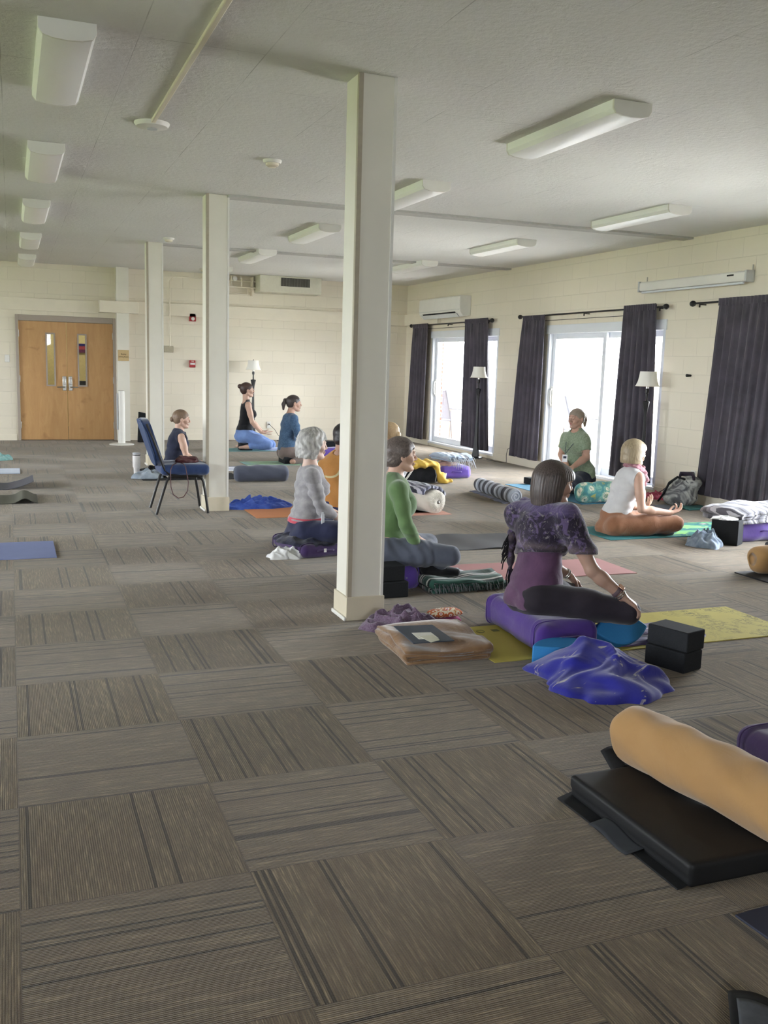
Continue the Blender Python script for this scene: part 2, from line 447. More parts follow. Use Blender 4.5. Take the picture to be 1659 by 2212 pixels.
def add_arm(vx, J, sd, g=0., upto=None, lim=None, r=None):
    a, b, c = J['sh'+sd], J['el'+sd], J['wr'+sd]; s = J['s']*J.get('aw', 1)
    dl = nz(b-a)
    vx.cap(a, a+(b-a)*.55, .050*s+g, .043*s+g, .02); vx.cap(a+(b-a)*.5, b, .043*s+g, .035*s+g, .02)
    if upto != 'el':
        q = .5 if upto is None else upto
        vx.cap(b, b+(c-b)*.35, .036*s+g, .037*s+g, .015)
        e = c if upto is None else b+(c-b)*upto
        vx.cap(b+(c-b)*.3, e, .037*s+g, (.0245 if upto is None else .031)*s+g, .015)
def add_leg(vx, J, sd, g=0., upto=1.):
    a, b, c = J['hip'+sd], J['kn'+sd], J['an'+sd]; s = J['s']*J.get('lw', 1)
    vx.cap(a, a+(b-a)*.55, .088*s+g, .076*s+g, .03); vx.cap(a+(b-a)*.5, b, .076*s+g, .056*s+g, .03)
    e = b+(c-b)*upto
    vx.cap(b, b+(c-b)*.4, .054*s+g, .052*s+g, .02); vx.cap(b+(c-b)*.35, e, .052*s+g, .035*s+g, .02)
def bounds(J, pad=.16):
    P = np.array([v for k, v in J.items() if isinstance(v, np.ndarray) and k not in ('B', 'L', 'F')])
    return P.min(0)-pad, P.max(0)+pad
def skeleton(B, F=None, s=1., **kw):
    J = dict(kw); J['s'] = s; J['B'] = nz(V(B[0], B[1], 0)); J['L'] = np.cross(V(0, 0, 1), J['B']); J['F'] = nz(F if F is not None else B)
    return J
def body(J, h, name='body', mat=None, parent=None, hands=(), ear=True):
    lo, hi = bounds(J); lo[2] = max(lo[2], -.03)
    vx = Vox(lo, hi, h); s = J['s']
    add_torso(vx, J, bust=True)
    hd = J['head']; R = headfr(J['F'])
    vx.cap(J['neck']-V(0, 0, .02), hd+R @ V(-.022, 0, -.05)*s, .056*s, .05*s, .02)
    add_head(vx, hd, J['F'], s, ear)
    for sd in 'RL':
        add_arm(vx, J, sd); add_leg(vx, J, sd)
        if 'to'+sd in J: add_foot(vx, J['an'+sd], J['to'+sd], .031*s)
    for q in hands: q(vx)
    return obj(name, vx.mesh(), mat, parent, world=True, angle=180)
def facebits(J, parent, lips='a8625c', brow='5a4438', eyes=False):
    R = headfr(J['F']); c = J['head']; s = J['s']
    P = lambda x, y, z: c+R @ (V(x, y, z)*s)
    m = M().tube([P(.089, -.017, -.0515), P(.0965, -.006, -.0495), P(.0965, .006, -.0495), P(.089, .017, -.0515)], [.002*s, .0048*s, .0048*s, .002*s], 8)
    m.tube([P(.087, -.015, -.0595), P(.095, 0, -.061), P(.087, .015, -.0595)], [.002*s, .0052*s, .002*s], 8)
    obj('lips', m, plain('lip_'+lips, lips, .45), parent, world=True)
    for g in (-1, 1):
        m = M().tube([P(.073, g*.047, .028), P(.086, g*.033, .034), P(.095, g*.014, .029)], [.0015*s, .0032*s, .0028*s], 7)
        obj('eyebrow', m, plain('brow_'+brow, brow, .8), parent, world=True)
        if eyes:
            m = M().lathe([(.001, -.009), (.006, -.0068), (.009, 0), (.006, .0068), (.001, .009)], n=16)
            m.tf(loc=(0, 0, 0)).tf(fn=lambda v: np.array([P(.0815, g*.03, .006)]*len(v))+v*s)
            obj('eye', m, plain('eye_white', 'd8d4cc', .2), parent, world=True)
            m2 = M().lathe([(.0005, -.0045), (.0032, -.003), (.0045, 0), (.0032, .003), (.0005, .0045)], n=12)
            m2.tf(fn=lambda v: np.array([P(.0875, g*.0305, .006)]*len(v))+v*s)
            obj('iris', m2, plain('iris', '3c3226', .2), parent, world=True)
        else:
            m = M().tube([P(.0795, g*.0435, .002), P(.0905, g*.03, -.0015), P(.0885, g*.018, .002)], [.0008*s, .0018*s, .0008*s], 6)
            obj('eyelashes', m, plain('lash', '2c221e', .8), parent, world=True)
def hair(style, J, mat, parent, h=.004, vol=1., seed=0., name='hair'):
    """grown in the head's own frame, then carried to the head"""
    R = headfr(J['F']); s = J['s']; c = J['head']
    vx = Vox((-.19, -.13, -.2), (.14, .13, .17), h)
    t = .010*vol
    b_ = .002 if style in ('bun', 'pony', 'pony0') else .0
    vx.ell((-.014, 0, .031), (.0995-b_+t*.8, .0775-b_+t*.8, .0885-b_+t*.8))
    I = lambda z, a, b: np.interp(z, a, b)
    if style in ('bun', 'pony', 'pony0', 'short', 'crop'):
        lowx = I
        if style in ('short', 'crop'): vx.ell((-.05, 0, -.03), (.058+t, .062+t*.6, .058), k=.02)
        else: vx.ell((-.042, 0, -.022), (.054, .058, .044), k=.03)
        back = -.078 if style in ('short', 'crop') else -.07
        def kp(x, y, z):
            lim = np.interp(z, [-.2, back, -.045, -.02, .004, .03, .055, .075, .2], [-.2, -.03, -.018, -.022 if style != 'crop' else -.0, .018 if style != 'crop' else .03, .052, .070, .086, .2]).astype(np.float32)
            return np.maximum(x-lim-.012*(np.abs(y) < .045)*(z > .03), back-z)
        vx.keep(kp)
    if style == 'bun':
        vx.ell((-.115, 0, .062), (.036, .038, .036), k=.01); 
    if style == 'pony0': vx.ell((-.118, 0, -.012), (.026, .034, .034), k=.012)
    if style == 'pony':
        vx.cap((-.1, 0, .055), (-.135, 0, .045), .016, .02); vx.cap((-.135, 0, .045), (-.15, 0, -.02), .02, .028); vx.cap((-.15, 0, -.02), (-.148, 0, -.09), .028, .014)
    if style in ('bob', 'wavy', 'longbob'):
        zl = {'bob': -.092, 'wavy': -.1, 'longbob': -.135}[style]
        vx.loft([(V(-.016, 0, .02), V(0, 1, 0), .072+t, .090+t), (V(-.024, 0, -.05), V(0, 1, 0), .076+t, .082+t), (V(-.03, 0, zl+.03), V(0, 1, 0), .072+t, .072+t)], .035)
        fx = {'bob': .03, 'wavy': .02, 'longbob': .012}[style]
        ft = .082 if style == 'wavy' else .104
        fh = {'bob': .038, 'wavy': .05, 'longbob': .034}[style]
        if style != 'wavy': vx.ell((.05, 0, .05), (.058, .066, .05), k=.02)
        def kp(x, y, z):
            lim = np.interp(z, [-.2, zl, -.04, 0, fh-.012, fh, .08, .3], [fx-.02, fx-.012, fx, fx+.012, fx+.02, ft, ft, .088]).astype(np.float32)
            inner = .075-np.sqrt(((x+.0)/1.3)**2+y**2+((z+.06)*.6)**2)       # hollow where the face and neck are
            return np.maximum(np.maximum(x-lim, zl-z), np.where(z < -.02, inner, -1.))
        vx.keep(kp)
    if style in ('wavy',):
        vx.disp(lambda x, y, z: -.003+.006*wn(x, y, z, 38, seed)+.004*wn(x, y, z, 80, seed)*(z < -.03)+.002*np.sin(11*np.arctan2(y, x+.02)+3*np.sin(z*40)+seed))
    elif style in ('longbob', 'bob'):
        vx.disp(lambda x, y, z: .0007*np.sin(40*np.arctan2(y, x+.02)+5*wn(x, y, z, 14, seed))+.0022*wn(x, y, z, 30, seed))
    elif style == 'short' or style == 'crop':
        vx.disp(lambda x, y, z: .0022*wn(x, y, z, 55, seed)+.001*wn(x, y, z, 120, seed))
    else:
        vx.disp(lambda x, y, z: .0006*np.sin(36*np.arctan2(y, z+.02)+3*wn(x, y, z, 20, seed))+.001*wn(x, y, z, 60, seed))
    m = vx.mesh(); m.tf(fn=lambda v: c+(v*s) @ R.T)
    o = obj(name, m, mat, parent, world=True, angle=180)
    return o, R
def garment(J, h, mat, parent, name, fn, dsp=None, pad=.17):
    lo, hi = bounds(J, pad); lo[2] = max(lo[2], -.03); vx = Vox(lo, hi, h); fn(vx)
    if dsp: vx.disp(dsp)
    return obj(name, vx.mesh(), mat, parent, world=True, angle=180)
def folds(a, f, ph=0.): return lambda x, y, z: a*wn(x, y, z, f, ph)+a*.5*np.sin(f*2.2*z+3*wn(x, y, z, f*.6, ph))
def person(label, J, loc):
    return thing('person', label, 'person', loc)
def pants_fn(J, g=.009, top=None, upto=.93, sides='RL', w=1.):
    s = J['s']
    def fn(vx):
        st = torso_st(J, g, J.get('w', 1)*s, J.get('dp', 1)*s)
        vx.loft(st[:3], .03)
        for sd in (-1, 1): vx.ell(J['pelvis']-J['B']*.045*s+J['L']*sd*.065*s-V(0, 0, .045*s), V(.085, .082, .07)*s+g, None, .03)
        if top is not None: vx.cut(top[0], top[1])
        for sd in sides: add_leg(vx, J, sd, g, upto)
        vx.cut(V(0, 0, .004), (0, 0, -1))
    return fn
def shirt_fn(J, g=.010, hem=None, sleeve=None, neck=.07, bust=True, neckz=.0, armhole=None, ext=None):
    """sleeve: None sleeveless, 'el' to the elbow, fraction of the forearm, ('u', q) = fraction of the upper arm"""
    s = J['s']
    def fn(vx):
        add_torso(vx, J, g, bust)
        if hem is not None: vx.cut(hem[0], hem[1])
        if ext: ext(vx)
        if sleeve is None or armhole:
            for sd in 'RL':
                o = J['L']*(1 if sd == 'L' else -1)
                vx.ell(J['sh'+sd]+o*(.034)-V(0, 0, .02), V(.056, .052, .085)*s*(armhole or 1.), np.stack([J['B'], J['L'], V(0, 0, 1)], 1), .006, 'd')
        elif isinstance(sleeve, tuple):
            for sd in 'RL':
                a, b = J['sh'+sd], J['el'+sd]; q = a+(b-a)*sleeve[1]; d = nz(b-a)
                for r0, r1, t0, t1 in ((.052, .047, 0, .6), (.048, .046, .5, 1.)):
                    A = a+(b-a)*t0*sleeve[1]; Bq = a+(b-a)*t1*sleeve[1]
                    vx.cap(A, Bq, (r0*s+g*1.3), (r1*s+g*1.6), .02)
                sl_lo = q-.09; 
                # square the cuff off
                def fnc(x, y, z, q=q, d=d): return np.maximum((x-q[0])*d[0]+(y-q[1])*d[1]+(z-q[2])*d[2], np.sqrt((x-q[0])**2+(y-q[1])**2+(z-q[2])**2)-.075)
                def inv(x, y, z, q=q, d=d): return np.maximum(-((x-q[0])*d[0]+(y-q[1])*d[1]+(z-q[2])*d[2]), np.sqrt((x-q[0])**2+(y-q[1])**2+(z-q[2])**2)-.07)
                vx.apply(q-.075, q+.075, inv, .003, 'd')
        else:
            for sd in 'RL': add_arm(vx, J, sd, g*.9, upto=sleeve)
        n = J['neck']; vx.ell(n+V(0, 0, neckz)+J['B']*.012, V(neck*1.15, neck, .045)*s, np.stack([J['B'], J['L'], V(0, 0, 1)], 1), .004, 'd')
        vx.cut(n+V(0, 0, .035*s+neckz*.5), (0, 0, 1))
    return fn
# ================================================================== the room
XW, YB, ZC, XL, YF = 7.10, 17.165, 2.93, -6.2, -4.2
TL, TX0, TY0 = .6096, -.0164, 2.4706

def carpet():
    t = NT('carpet_tiles', .95, .12, .30); t.b.inputs['Sheen Tint'].default_value = (.95, .91, .85, 1)
    p = t.sep(t.world()); X = t.math('DIVIDE', t.math('SUBTRACT', p[0], TX0), TL); Y = t.math('DIVIDE', t.math('SUBTRACT', p[1], TY0), TL)
    i = t.math('FLOOR', X); j = t.math('FLOOR', Y)
    par = t.math('FLOORED_MODULO', t.math('ADD', i, j), 2.)          # 0: ribs run down the room, 1: across it
    fx = t.math('SUBTRACT', X, i); fy = t.math('SUBTRACT', Y, j)
    mixf = lambda a, b: t.math('ADD', t.math('MULTIPLY', a, t.math('SUBTRACT', 1., par)), t.math('MULTIPLY', b, par))
    ac = mixf(fx, fy); al = mixf(fy, fx)
    seed = t.math('ADD', t.math('MULTIPLY', i, 7.13), t.math('MULTIPLY', j, 3.71))
    def wn2(vx, vy):
        nd = t.n('ShaderNodeTexWhiteNoise'); nd.noise_dimensions = '3D'; t.set(nd.inputs['Vector'], t.comb(vx, vy, seed)); return nd.outputs['Value']
    lines = t.math('GREATER_THAN', wn2(t.math('FLOOR', t.math('MULTIPLY', ac, 62.)), 3.), .915)
    tile = wn2(1.5, 9.)
    fleck = t.noise(t.comb(t.math('MULTIPLY', ac, 95.), t.math('MULTIPLY', al, 5.5), seed), 1., 3, .65)
    band = t.noise(t.comb(t.math('MULTIPLY', ac, 9.), t.math('MULTIPLY', al, 1.2), t.math('ADD', seed, 40.)), 1., 2)
    fine = t.noise(t.comb(t.math('MULTIPLY', ac, 260.), t.math('MULTIPLY', al, 150.), seed), 1., 2, .7)
    base = t.mix(t.ramp(fleck, [(.36, G4(0)), (.54, G4(.3)), (.66, G4(1))]), lin('493c2b'), lin('9f8a6a'))
    base = t.mix(t.ramp(band, [(.4, G4(0)), (.7, G4(.5))]), base, lin('5c442e'))
    base = t.mix(t.math('MULTIPLY', fine, .55), base, lin('806f55'), 'MIX')
    base = t.mix(t.math('MULTIPLY', tile, .22), base, lin('3d3225'))
    rib = t.math('SINE', t.math('MULTIPLY', ac, 2*pi*96))
    base = t.mix(t.math('MULTIPLY', t.math('ADD', rib, 1.), .16), base, lin('30281c'))
    base = t.mix(t.math('MULTIPLY', lines, .88), base, lin('241c12'))
    edge = t.math('LESS_THAN', t.math('MINIMUM', t.math('MINIMUM', fx, t.math('SUBTRACT', 1., fx)), t.math('MINIMUM', fy, t.math('SUBTRACT', 1., fy))), .004)
    base = t.mix(t.math('MULTIPLY', edge, .5), base, lin('3c3228'))
    t.set(t.b.inputs['Base Color'], base)
    hgt = t.math('ADD', t.math('MULTIPLY', rib, .35), t.math('SUBTRACT', t.math('MULTIPLY', fine, 1.2), t.math('MULTIPLY', lines, .8)))
    t.bump(hgt, .45, .004); return t.m
def blocks(name, c, axis, c2=None):
    t = NT(name, .62, .3); p = t.sep(t.world())
    v = t.comb(p[axis], p[2], 0.)
    nd = t.n('ShaderNodeTexBrick'); t.set(nd.inputs['Vector'], v); nd.offset = .5
    for k, q in (('Scale', 1.), ('Mortar Size', .0045), ('Mortar Smooth', .35), ('Brick Width', .4064), ('Row Height', .2032), ('Bias', 0.)): nd.inputs[k].default_value = q
    a = lin(c); nd.inputs['Color1'].default_value = a; nd.inputs['Color2'].default_value = tuple(x*.97 for x in a[:3])+(1,)
    nd.inputs['Mortar'].default_value = tuple(x*.92 for x in a[:3])+(1,)
    n = t.noise(t.world(), 2.2, 4)
    t.set(t.b.inputs['Base Color'], t.mix(t.math('MULTIPLY', n, .16), nd.outputs['Color'], tuple(x*.82 for x in a[:3])+(1,)))
    h = t.math('SUBTRACT', t.math('MULTIPLY', t.noise(t.world(), 90, 3), .25), nd.outputs['Fac'])
    t.bump(h, .55, .006); return t.m
def ceiling_mat():
    t = NT('ceiling_texture', .9, .15); w = t.world()
    n = t.noise(w, 26, 5, .65); n2 = t.noise(w, 1.1, 3)
    v = t.n('ShaderNodeTexVoronoi'); t.set(v.inputs['Vector'], w); v.inputs['Scale'].default_value = 38
    pit = t.ramp(v.outputs['Distance'], [(.0, G4(1)), (.16, G4(0))])
    patch = t.ramp(t.noise(w, 2.6, 3), [(.5, G4(0)), (.68, G4(1))])
    p = t.sep(w); nd = t.n('ShaderNodeTexBrick'); t.set(nd.inputs['Vector'], t.comb(p[1], p[0], 0.)); nd.offset = .5
    for k, q in (('Scale', 1.), ('Mortar Size', .003), ('Mortar Smooth', .2), ('Brick Width', 1.22), ('Row Height', .61)): nd.inputs[k].default_value = q
    seam = t.math('MULTIPLY', nd.outputs['Fac'], t.ramp(t.noise(w, 1.7, 2), [(.47, G4(.12)), (.6, G4(.85))]))
    c = t.mix(n2, lin('d6d5d1'), lin('e4e3df'))
    c = t.mix(t.math('MULTIPLY', t.math('MULTIPLY', pit, patch), .6), c, lin('6f6d68'))
    c = t.mix(t.math('MULTIPLY', seam, .55), c, lin('8f8d88'))
    t.set(t.b.inputs['Base Color'], c)
    t.bump(t.math('SUBTRACT', t.math('SUBTRACT', n, t.math('MULTIPLY', t.math('MULTIPLY', pit, patch), 1.1)), t.math('MULTIPLY', seam, .8)), .6, .012); return t.m

WALLC = 'e3dac6'
m_wall_r = blocks('cream_blocks_side', WALLC, 1); m_wall_b = blocks('cream_blocks_back', WALLC, 0)
m_cream = plain('cream_paint', 'e2d9c5', .5, .35, var=.03, sc=6, bump=.05)
m_white = plain('white_paint', 'dfddd6', .45, .4, var=.03, sc=8, bump=.05)
m_colp = plain('column_paint', 'dedacd', .5, .35, var=.03, sc=5, bump=.12, bd=.003)
m_alu = plain('white_vinyl', 'd8dce2', .35, .45, var=.02, sc=5, bump=0)
m_metal = plain('brushed_metal', 'b8b6b0', .3, .5, 1., var=.05, sc=60, bump=.03)
m_black = plain('black_metal', '1b1a1a', .4, .45, var=.1, sc=20, bump=.03)
m_dark = plain('dark_rubber', '1c1d1f', .75, .25, var=.1, sc=60, bump=.15)
def glass():
    t = NT('clear_glass'); nt = t.t; out = nt.nodes['Material Output']
    tr = t.n('ShaderNodeBsdfTransparent'); tr.inputs[0].default_value = (.96, .98, .985, 1)
    g = t.n('ShaderNodeBsdfGlossy'); g.inputs['Roughness'].default_value = .02
    lw = t.n('ShaderNodeFresnel'); lw.inputs[0].default_value = 1.45
    mx = t.n('ShaderNodeMixShader'); nt.links.new(t.math('MULTIPLY', lw.outputs[0], .7), mx.inputs[0]); nt.links.new(tr.outputs[0], mx.inputs[1]); nt.links.new(g.outputs[0], mx.inputs[2])
    nt.links.new(mx.outputs[0], out.inputs[0]); return t.m
m_glass = glass()

struct('floor', M().b2((XL, YF, -.1), (XW+.2, YB+.2, 0)), carpet(), label='carpet of brown striped tiles laid quarter-turned')
struct('ceiling', M().b2((XL, YF, ZC), (XW+.2, YB+.2, ZC+.15)), ceiling_mat(), label='rough textured off-white ceiling')
DOORS = [(13.4, 15.95), (9.3, 11.93), (5.25, 7.82)]
def wall_with(x0, x1, ya, yb, opens, top=1.99, bot=.05):
    m = M(); y = ya
    for a, b in sorted(opens):
        m.b2((x0, y, 0), (x1, a, ZC)); m.b2((x0, a, top), (x1, b, ZC)); m.b2((x0, a, 0), (x1, b, bot)); y = b
    m.b2((x0, y, 0), (x1, yb, ZC)); return m
struct('wall_right', wall_with(XW, XW+.2, YF, YB+.2, DOORS), m_wall_r, label='cream painted block wall with glass doors', smooth=False)
LWIN = [(2.4, 4.9), (7.6, 10.1), (12.2, 14.7)]
struct('wall_left', wall_with(XL-.2, XL, YF, YB+.2, LWIN, 2.3, .75), m_wall_r, label='cream painted block wall, window side', smooth=False)
FW0, FW1, FZ0, FZ1 = -1.5, 1.5, 1.75, 2.45
struct('wall_front', M().b2((XL, YF-.2, 0), (XW, YF, FZ0)).b2((XL, YF-.2, FZ1), (XW, YF, ZC)).b2((XL, YF-.2, FZ0), (FW0, YF, FZ1)).b2((FW1, YF-.2, FZ0), (XW, YF, FZ1)), m_wall_b, label='cream block wall behind the camera', smooth=False)
# back wall with the double door opening
DX0, DX1, DH = .095, 1.70, 2.085
mb = M().b2((XL, YB, 0), (DX0, YB+.2, ZC)).b2((DX1, YB, 0), (XW, YB+.2, ZC)).b2((DX0, YB, DH), (DX1, YB+.2, ZC))
struct('wall_back', mb, m_wall_b, label='cream painted block wall at the far end', smooth=False)
bb = M().b2((DX1+.2, YB-.012, 0), (XW, YB, .1)).b2((XL, YB-.012, 0), (DX0-.02, YB, .1))
struct('baseboard_back', bb, m_cream)
bb = M()
ys = [YB]+[v for a, b in DOORS for v in (b, a)]+[YF]
for a, b in zip(ys[0::2], ys[1::2]): bb.b2((XW-.012, b, 0), (XW, a, .1))
struct('baseboard_right', bb, m_cream)
# painted raceway that runs along the back wall, stepping out round the end column
tr = M().b2((XL, YB-.05, 2.155), (1.42, YB, 2.36)).b2((1.42, YB-.27, 2.17), (2.06, YB-.0, 2.365)).b2((2.06, YB-.05, 2.17), (XW, YB, 2.385))
struct('trim_1', tr, m_cream, label='cream boxed raceway along the back wall', bevel=.004)
struct('trim_2', M().b2((XW-.07, 15.6, 2.175), (XW, YB-.05, 2.385)), m_cream, label='short cream raceway under the wall air conditioner', bevel=.004)
struct('trim_3', M().b2((1.9, 8.93, ZC-.022), (XW, 9.10, ZC)), plain('ceiling_strip', 'b9b8b3', .8), label='flat ceiling batten at the second column')
struct('trim_4', M().b2((1.9, 13.1, ZC-.022), (XW, 13.25, ZC)), plain('ceiling_strip', 'b9b8b3', .8), label='flat ceiling batten at the third column')

# ---- sliding glass doors
def slider(n, a, b, label):
    root = S('door_%d' % n, label, (XW, (a+b)/2, .05)); w = b-a; H = 1.94; m_ = (a+b)/2
    f = M(); d0, d1 = XW+.0, XW+.17
    f.b2((d0, a, .05), (d1, a+.05, 1.99)); f.b2((d0, b-.05, .05), (d1, b, 1.99)); f.b2((d0-.015, a-.02, 1.93), (d1, b+.02, 2.05)); f.b2((d0-.02, a, .05), (d1, b, .085))
    obj('door_frame', f, m_alu, root, world=True, bevel=.004)
    for k, (p, q, x) in enumerate(((m_-.04, b-.05, XW+.06), (a+.05, m_+.04, XW+.11))):
        s = M(); s.b2((x, p, .085), (x+.04, p+.075, 1.93)); s.b2((x, q-.075, .085), (x+.04, q, 1.93)); s.b2((x+.001, p+.076, .085), (x+.039, q-.076, .18)); s.b2((x+.001, p+.076, 1.86), (x+.039, q-.076, 1.93))
        so = obj('sash', s, m_alu, root, world=True, bevel=.003)
        obj('pane', M().b2((x+.017, p+.07, .17), (x+.022, q-.07, 1.87)), m_glass, so, world=True)
        if k == 0:
            h = M().b2((x-.035, q-.06, .93), (x-.02, q-.035, 1.17)).b2((x-.035, q-.06, .93), (x, q-.035, .955)).b2((x-.035, q-.06, 1.145), (x, q-.035, 1.17)).b2((x-.008, q-.075, .9), (x, q-.015, 1.2))
            obj('door_handle', h, m_white, so, world=True, bevel=.003)
for n, ((a, b), lb) in enumerate(zip(DOORS, ('white sliding glass door nearest the far corner', 'white sliding glass door in the middle of the side wall', 'white sliding glass door behind the big dark curtain at the right edge')), 2):
    slider(n, a, b, lb)
for n, (a, b) in enumerate(LWIN, 1):
    r = S('window_%d' % n, None, (XL, (a+b)/2, .75)); f = M(); x = XL-.12
    f.b2((x, a, .75), (x+.06, a+.06, 2.3)); f.b2((x, b-.06, .75), (x+.06, b, 2.3)); f.b2((x, a, .75), (x+.06, b, .81)); f.b2((x, a, 2.24), (x+.06, b, 2.3)); f.b2((x, (a+b)/2-.03, .75), (x+.06, (a+b)/2+.03, 2.3))
    obj('window_frame', f, m_alu, r, world=True); obj('pane', M().b2((x+.025, a+.05, .8), (x+.03, b-.05, 2.25)), m_glass, r, world=True)

r = S('window_4', 'unseen high strip window added behind the camera to light the column fronts', (0, YF, FZ0)); f = M(); y = YF-.1  # unseen window, added so daylight reaches the column fronts from behind
f.b2((FW0, y, FZ0), (FW1, y+.06, FZ0+.06)).b2((FW0, y, FZ1-.06), (FW1, y+.06, FZ1))
for k in range(5): f.b2((FW0+(FW1-FW0-.06)*k/4, y, FZ0), (FW0+(FW1-FW0-.06)*k/4+.06, y+.06, FZ1))
obj('window_frame', f, m_alu, r, world=True); obj('pane', M().b2((FW0+.05, y+.025, FZ0+.05), (FW1-.05, y+.03, FZ1-.05)), m_glass, r, world=True)
# ---- wooden double door
def veneer():
    t = NT('birch_veneer', .38, .4); co = t.world()
    n = t.noise(t.scale(co, (6, 6, 1.1)), 1.6, 5, .6, 1.6); n2 = t.noise(t.scale(co, (60, 60, 3)), 1., 4, .6)
    k = t.ramp(t.noise(t.scale(co, (3.1, 3.1, 3.6)), 1.3, 2, .5, .6), [(.62, G4(0)), (.75, G4(1))])
    c = t.mix(n, lin('a97842'), lin('cfa468')); c = t.mix(t.math('MULTIPLY', n2, .35), c, lin('b98a50')); c = t.mix(t.math('MULTIPLY', k, .45), c, lin('8f5f30'))
    t.set(t.b.inputs['Base Color'], c); t.bump(n2, .08, .002); return t.m
m_ven = veneer(); m_frame = plain('taupe_frame', 'a3968a', .45, .4, var=.02, bump=0)
dr = S('door_1', 'pair of birch veneer doors with narrow windows in the back wall', ((DX0+DX1)/2, YB, 0))
obj('door_frame', M().b2((DX0, YB-.03, 0), (DX0+.045, YB+.16, DH)).b2((DX1-.045, YB-.03, 0), (DX1, YB+.16, DH)).b2((DX0+.046, YB-.03, DH-.095), (DX1-.046, YB+.16, DH)), m_frame, dr, world=True, bevel=.004)
mid = (DX0+DX1)/2
for k, (a, b) in enumerate(((DX0+.048, mid-.004), (mid+.004, DX1-.048))):
    wx = (a+.43, a+.56) if k == 0 else (a+.18, a+.31)
    z0, z1 = .93, 1.79; L = M()
    y0, y1 = YB+.005, YB+.05
    L.b2((a, y0, .012), (wx[0], y1, DH-.1)).b2((wx[1], y0, .012), (b, y1, DH-.1)).b2((wx[0], y0, .012), (wx[1], y1, z0)).b2((wx[0], y0, z1), (wx[1], y1, DH-.1))
    lf = obj('door_leaf', L, m_ven, dr, world=True, smooth=False)
    fr = M().b2((wx[0]-.012, y0-.012, z0-.014), (wx[0]+.012, y1, z1+.014)).b2((wx[1]-.012, y0-.012, z0-.014), (wx[1]+.012, y1, z1+.014)).b2((wx[0]+.0125, y0-.011, z0-.014), (wx[1]-.0125, y1, z0+.01)).b2((wx[0]+.0125, y0-.011, z1-.01), (wx[1]-.0125, y1, z1+.014))
    obj('vision_frame', fr, m_frame, lf, world=True)
    obj('pane', M().b2((wx[0], y0+.02, z0), (wx[1], y0+.025, z1)), m_glass, lf, world=True)
    px_ = b-.045 if k == 0 else a+.045
    pl = M().b2((px_-.03, y0-.016, .845), (px_+.03, y0, 1.085)).b2((px_-.022, y0-.03, .95), (px_+.022, y0, 1.06))
    obj('lock_plate', pl, m_metal, lf, world=True, bevel=.004)
    sg = -1 if k == 0 else 1
    hd = M().tube([(px_, y0-.01, .905), (px_, y0-.06, .905), (px_+sg*.03, y0-.065, .905), (px_+sg*.12, y0-.06, .903)], [.012, .012, .011, .009], 10)
    obj('lever_handle', hd, m_metal, lf, world=True)
    hx = a-.004 if k == 0 else b+.004
    for z in (.26, 1.03, 1.78): obj('hinge', M().box((hx, y0-.006, z), (.022, .018, .115)), m_metal, lf, world=True, bevel=.003)
# the hall beyond the door
struct('wall_hall', M().b2((-2.5, 20.6, -.1), (4.5, 20.8, 3)).b2((-2.7, YB+.2, -.1), (-2.5, 20.8, 3)).b2((4.5, YB+.2, -.1), (4.7, 20.8, 3)), plain('hall_yellow', 'e6d795', .7), label='yellow wall of the hall beyond the doors')
struct('floor_hall', M().b2((-2.5, YB+.2, -.1), (4.5, 20.6, -.0)), plain('hall_floor', '8a7f70', .6))
struct('ceiling_hall', M().b2((-2.5, YB+.2, 2.95), (4.5, 20.6, 3.05)), m_white)
o = thing('floor_lamp_hall', 'lit ceiling globe in the hall beyond the doors', 'lamp', (.9, 19., 2.8)); o.name = 'ceiling_globe'
te = NT('globe_glow'); te.b.inputs['Emission Color'].default_value = (1, .93, .78, 1); te.b.inputs['Emission Strength'].default_value = 14
obj('globe', M().lathe([(.02, 2.67), (.1, 2.7), (.14, 2.78), (.12, 2.88), (.05, 2.94)], (.9, 19., 0)), te.m, o, world=True)
tag(obj('framed_poster', M().b2((1.22, 20.55, 1.50), (1.62, 20.6, 1.68)), stripes('poster_print', ['6a2a52', 'b03a48', '33307a'], 2, .2)), 'small purple and red picture seen through the right door window', 'picture')
w = thing('hall_chair', 'dark chair in the hall seen through the right door window', 'chair', (1.35, 19.6, 0))
obj('seat', M().b2((1.12, 19.4, .42), (1.58, 19.85, .48)), m_black, w, world=True, bevel=.01)
obj('backrest', M().b2((1.12, 19.83, .55), (1.58, 19.88, .95)), m_black, w, world=True, bevel=.01)
for x in (1.15, 1.55):
    for y in (19.43, 19.85): obj('leg', M().cyl((x, y, 0), (x, y, .55 if y > 19.5 else .43), .012, n=8), m_black, w, world=True)

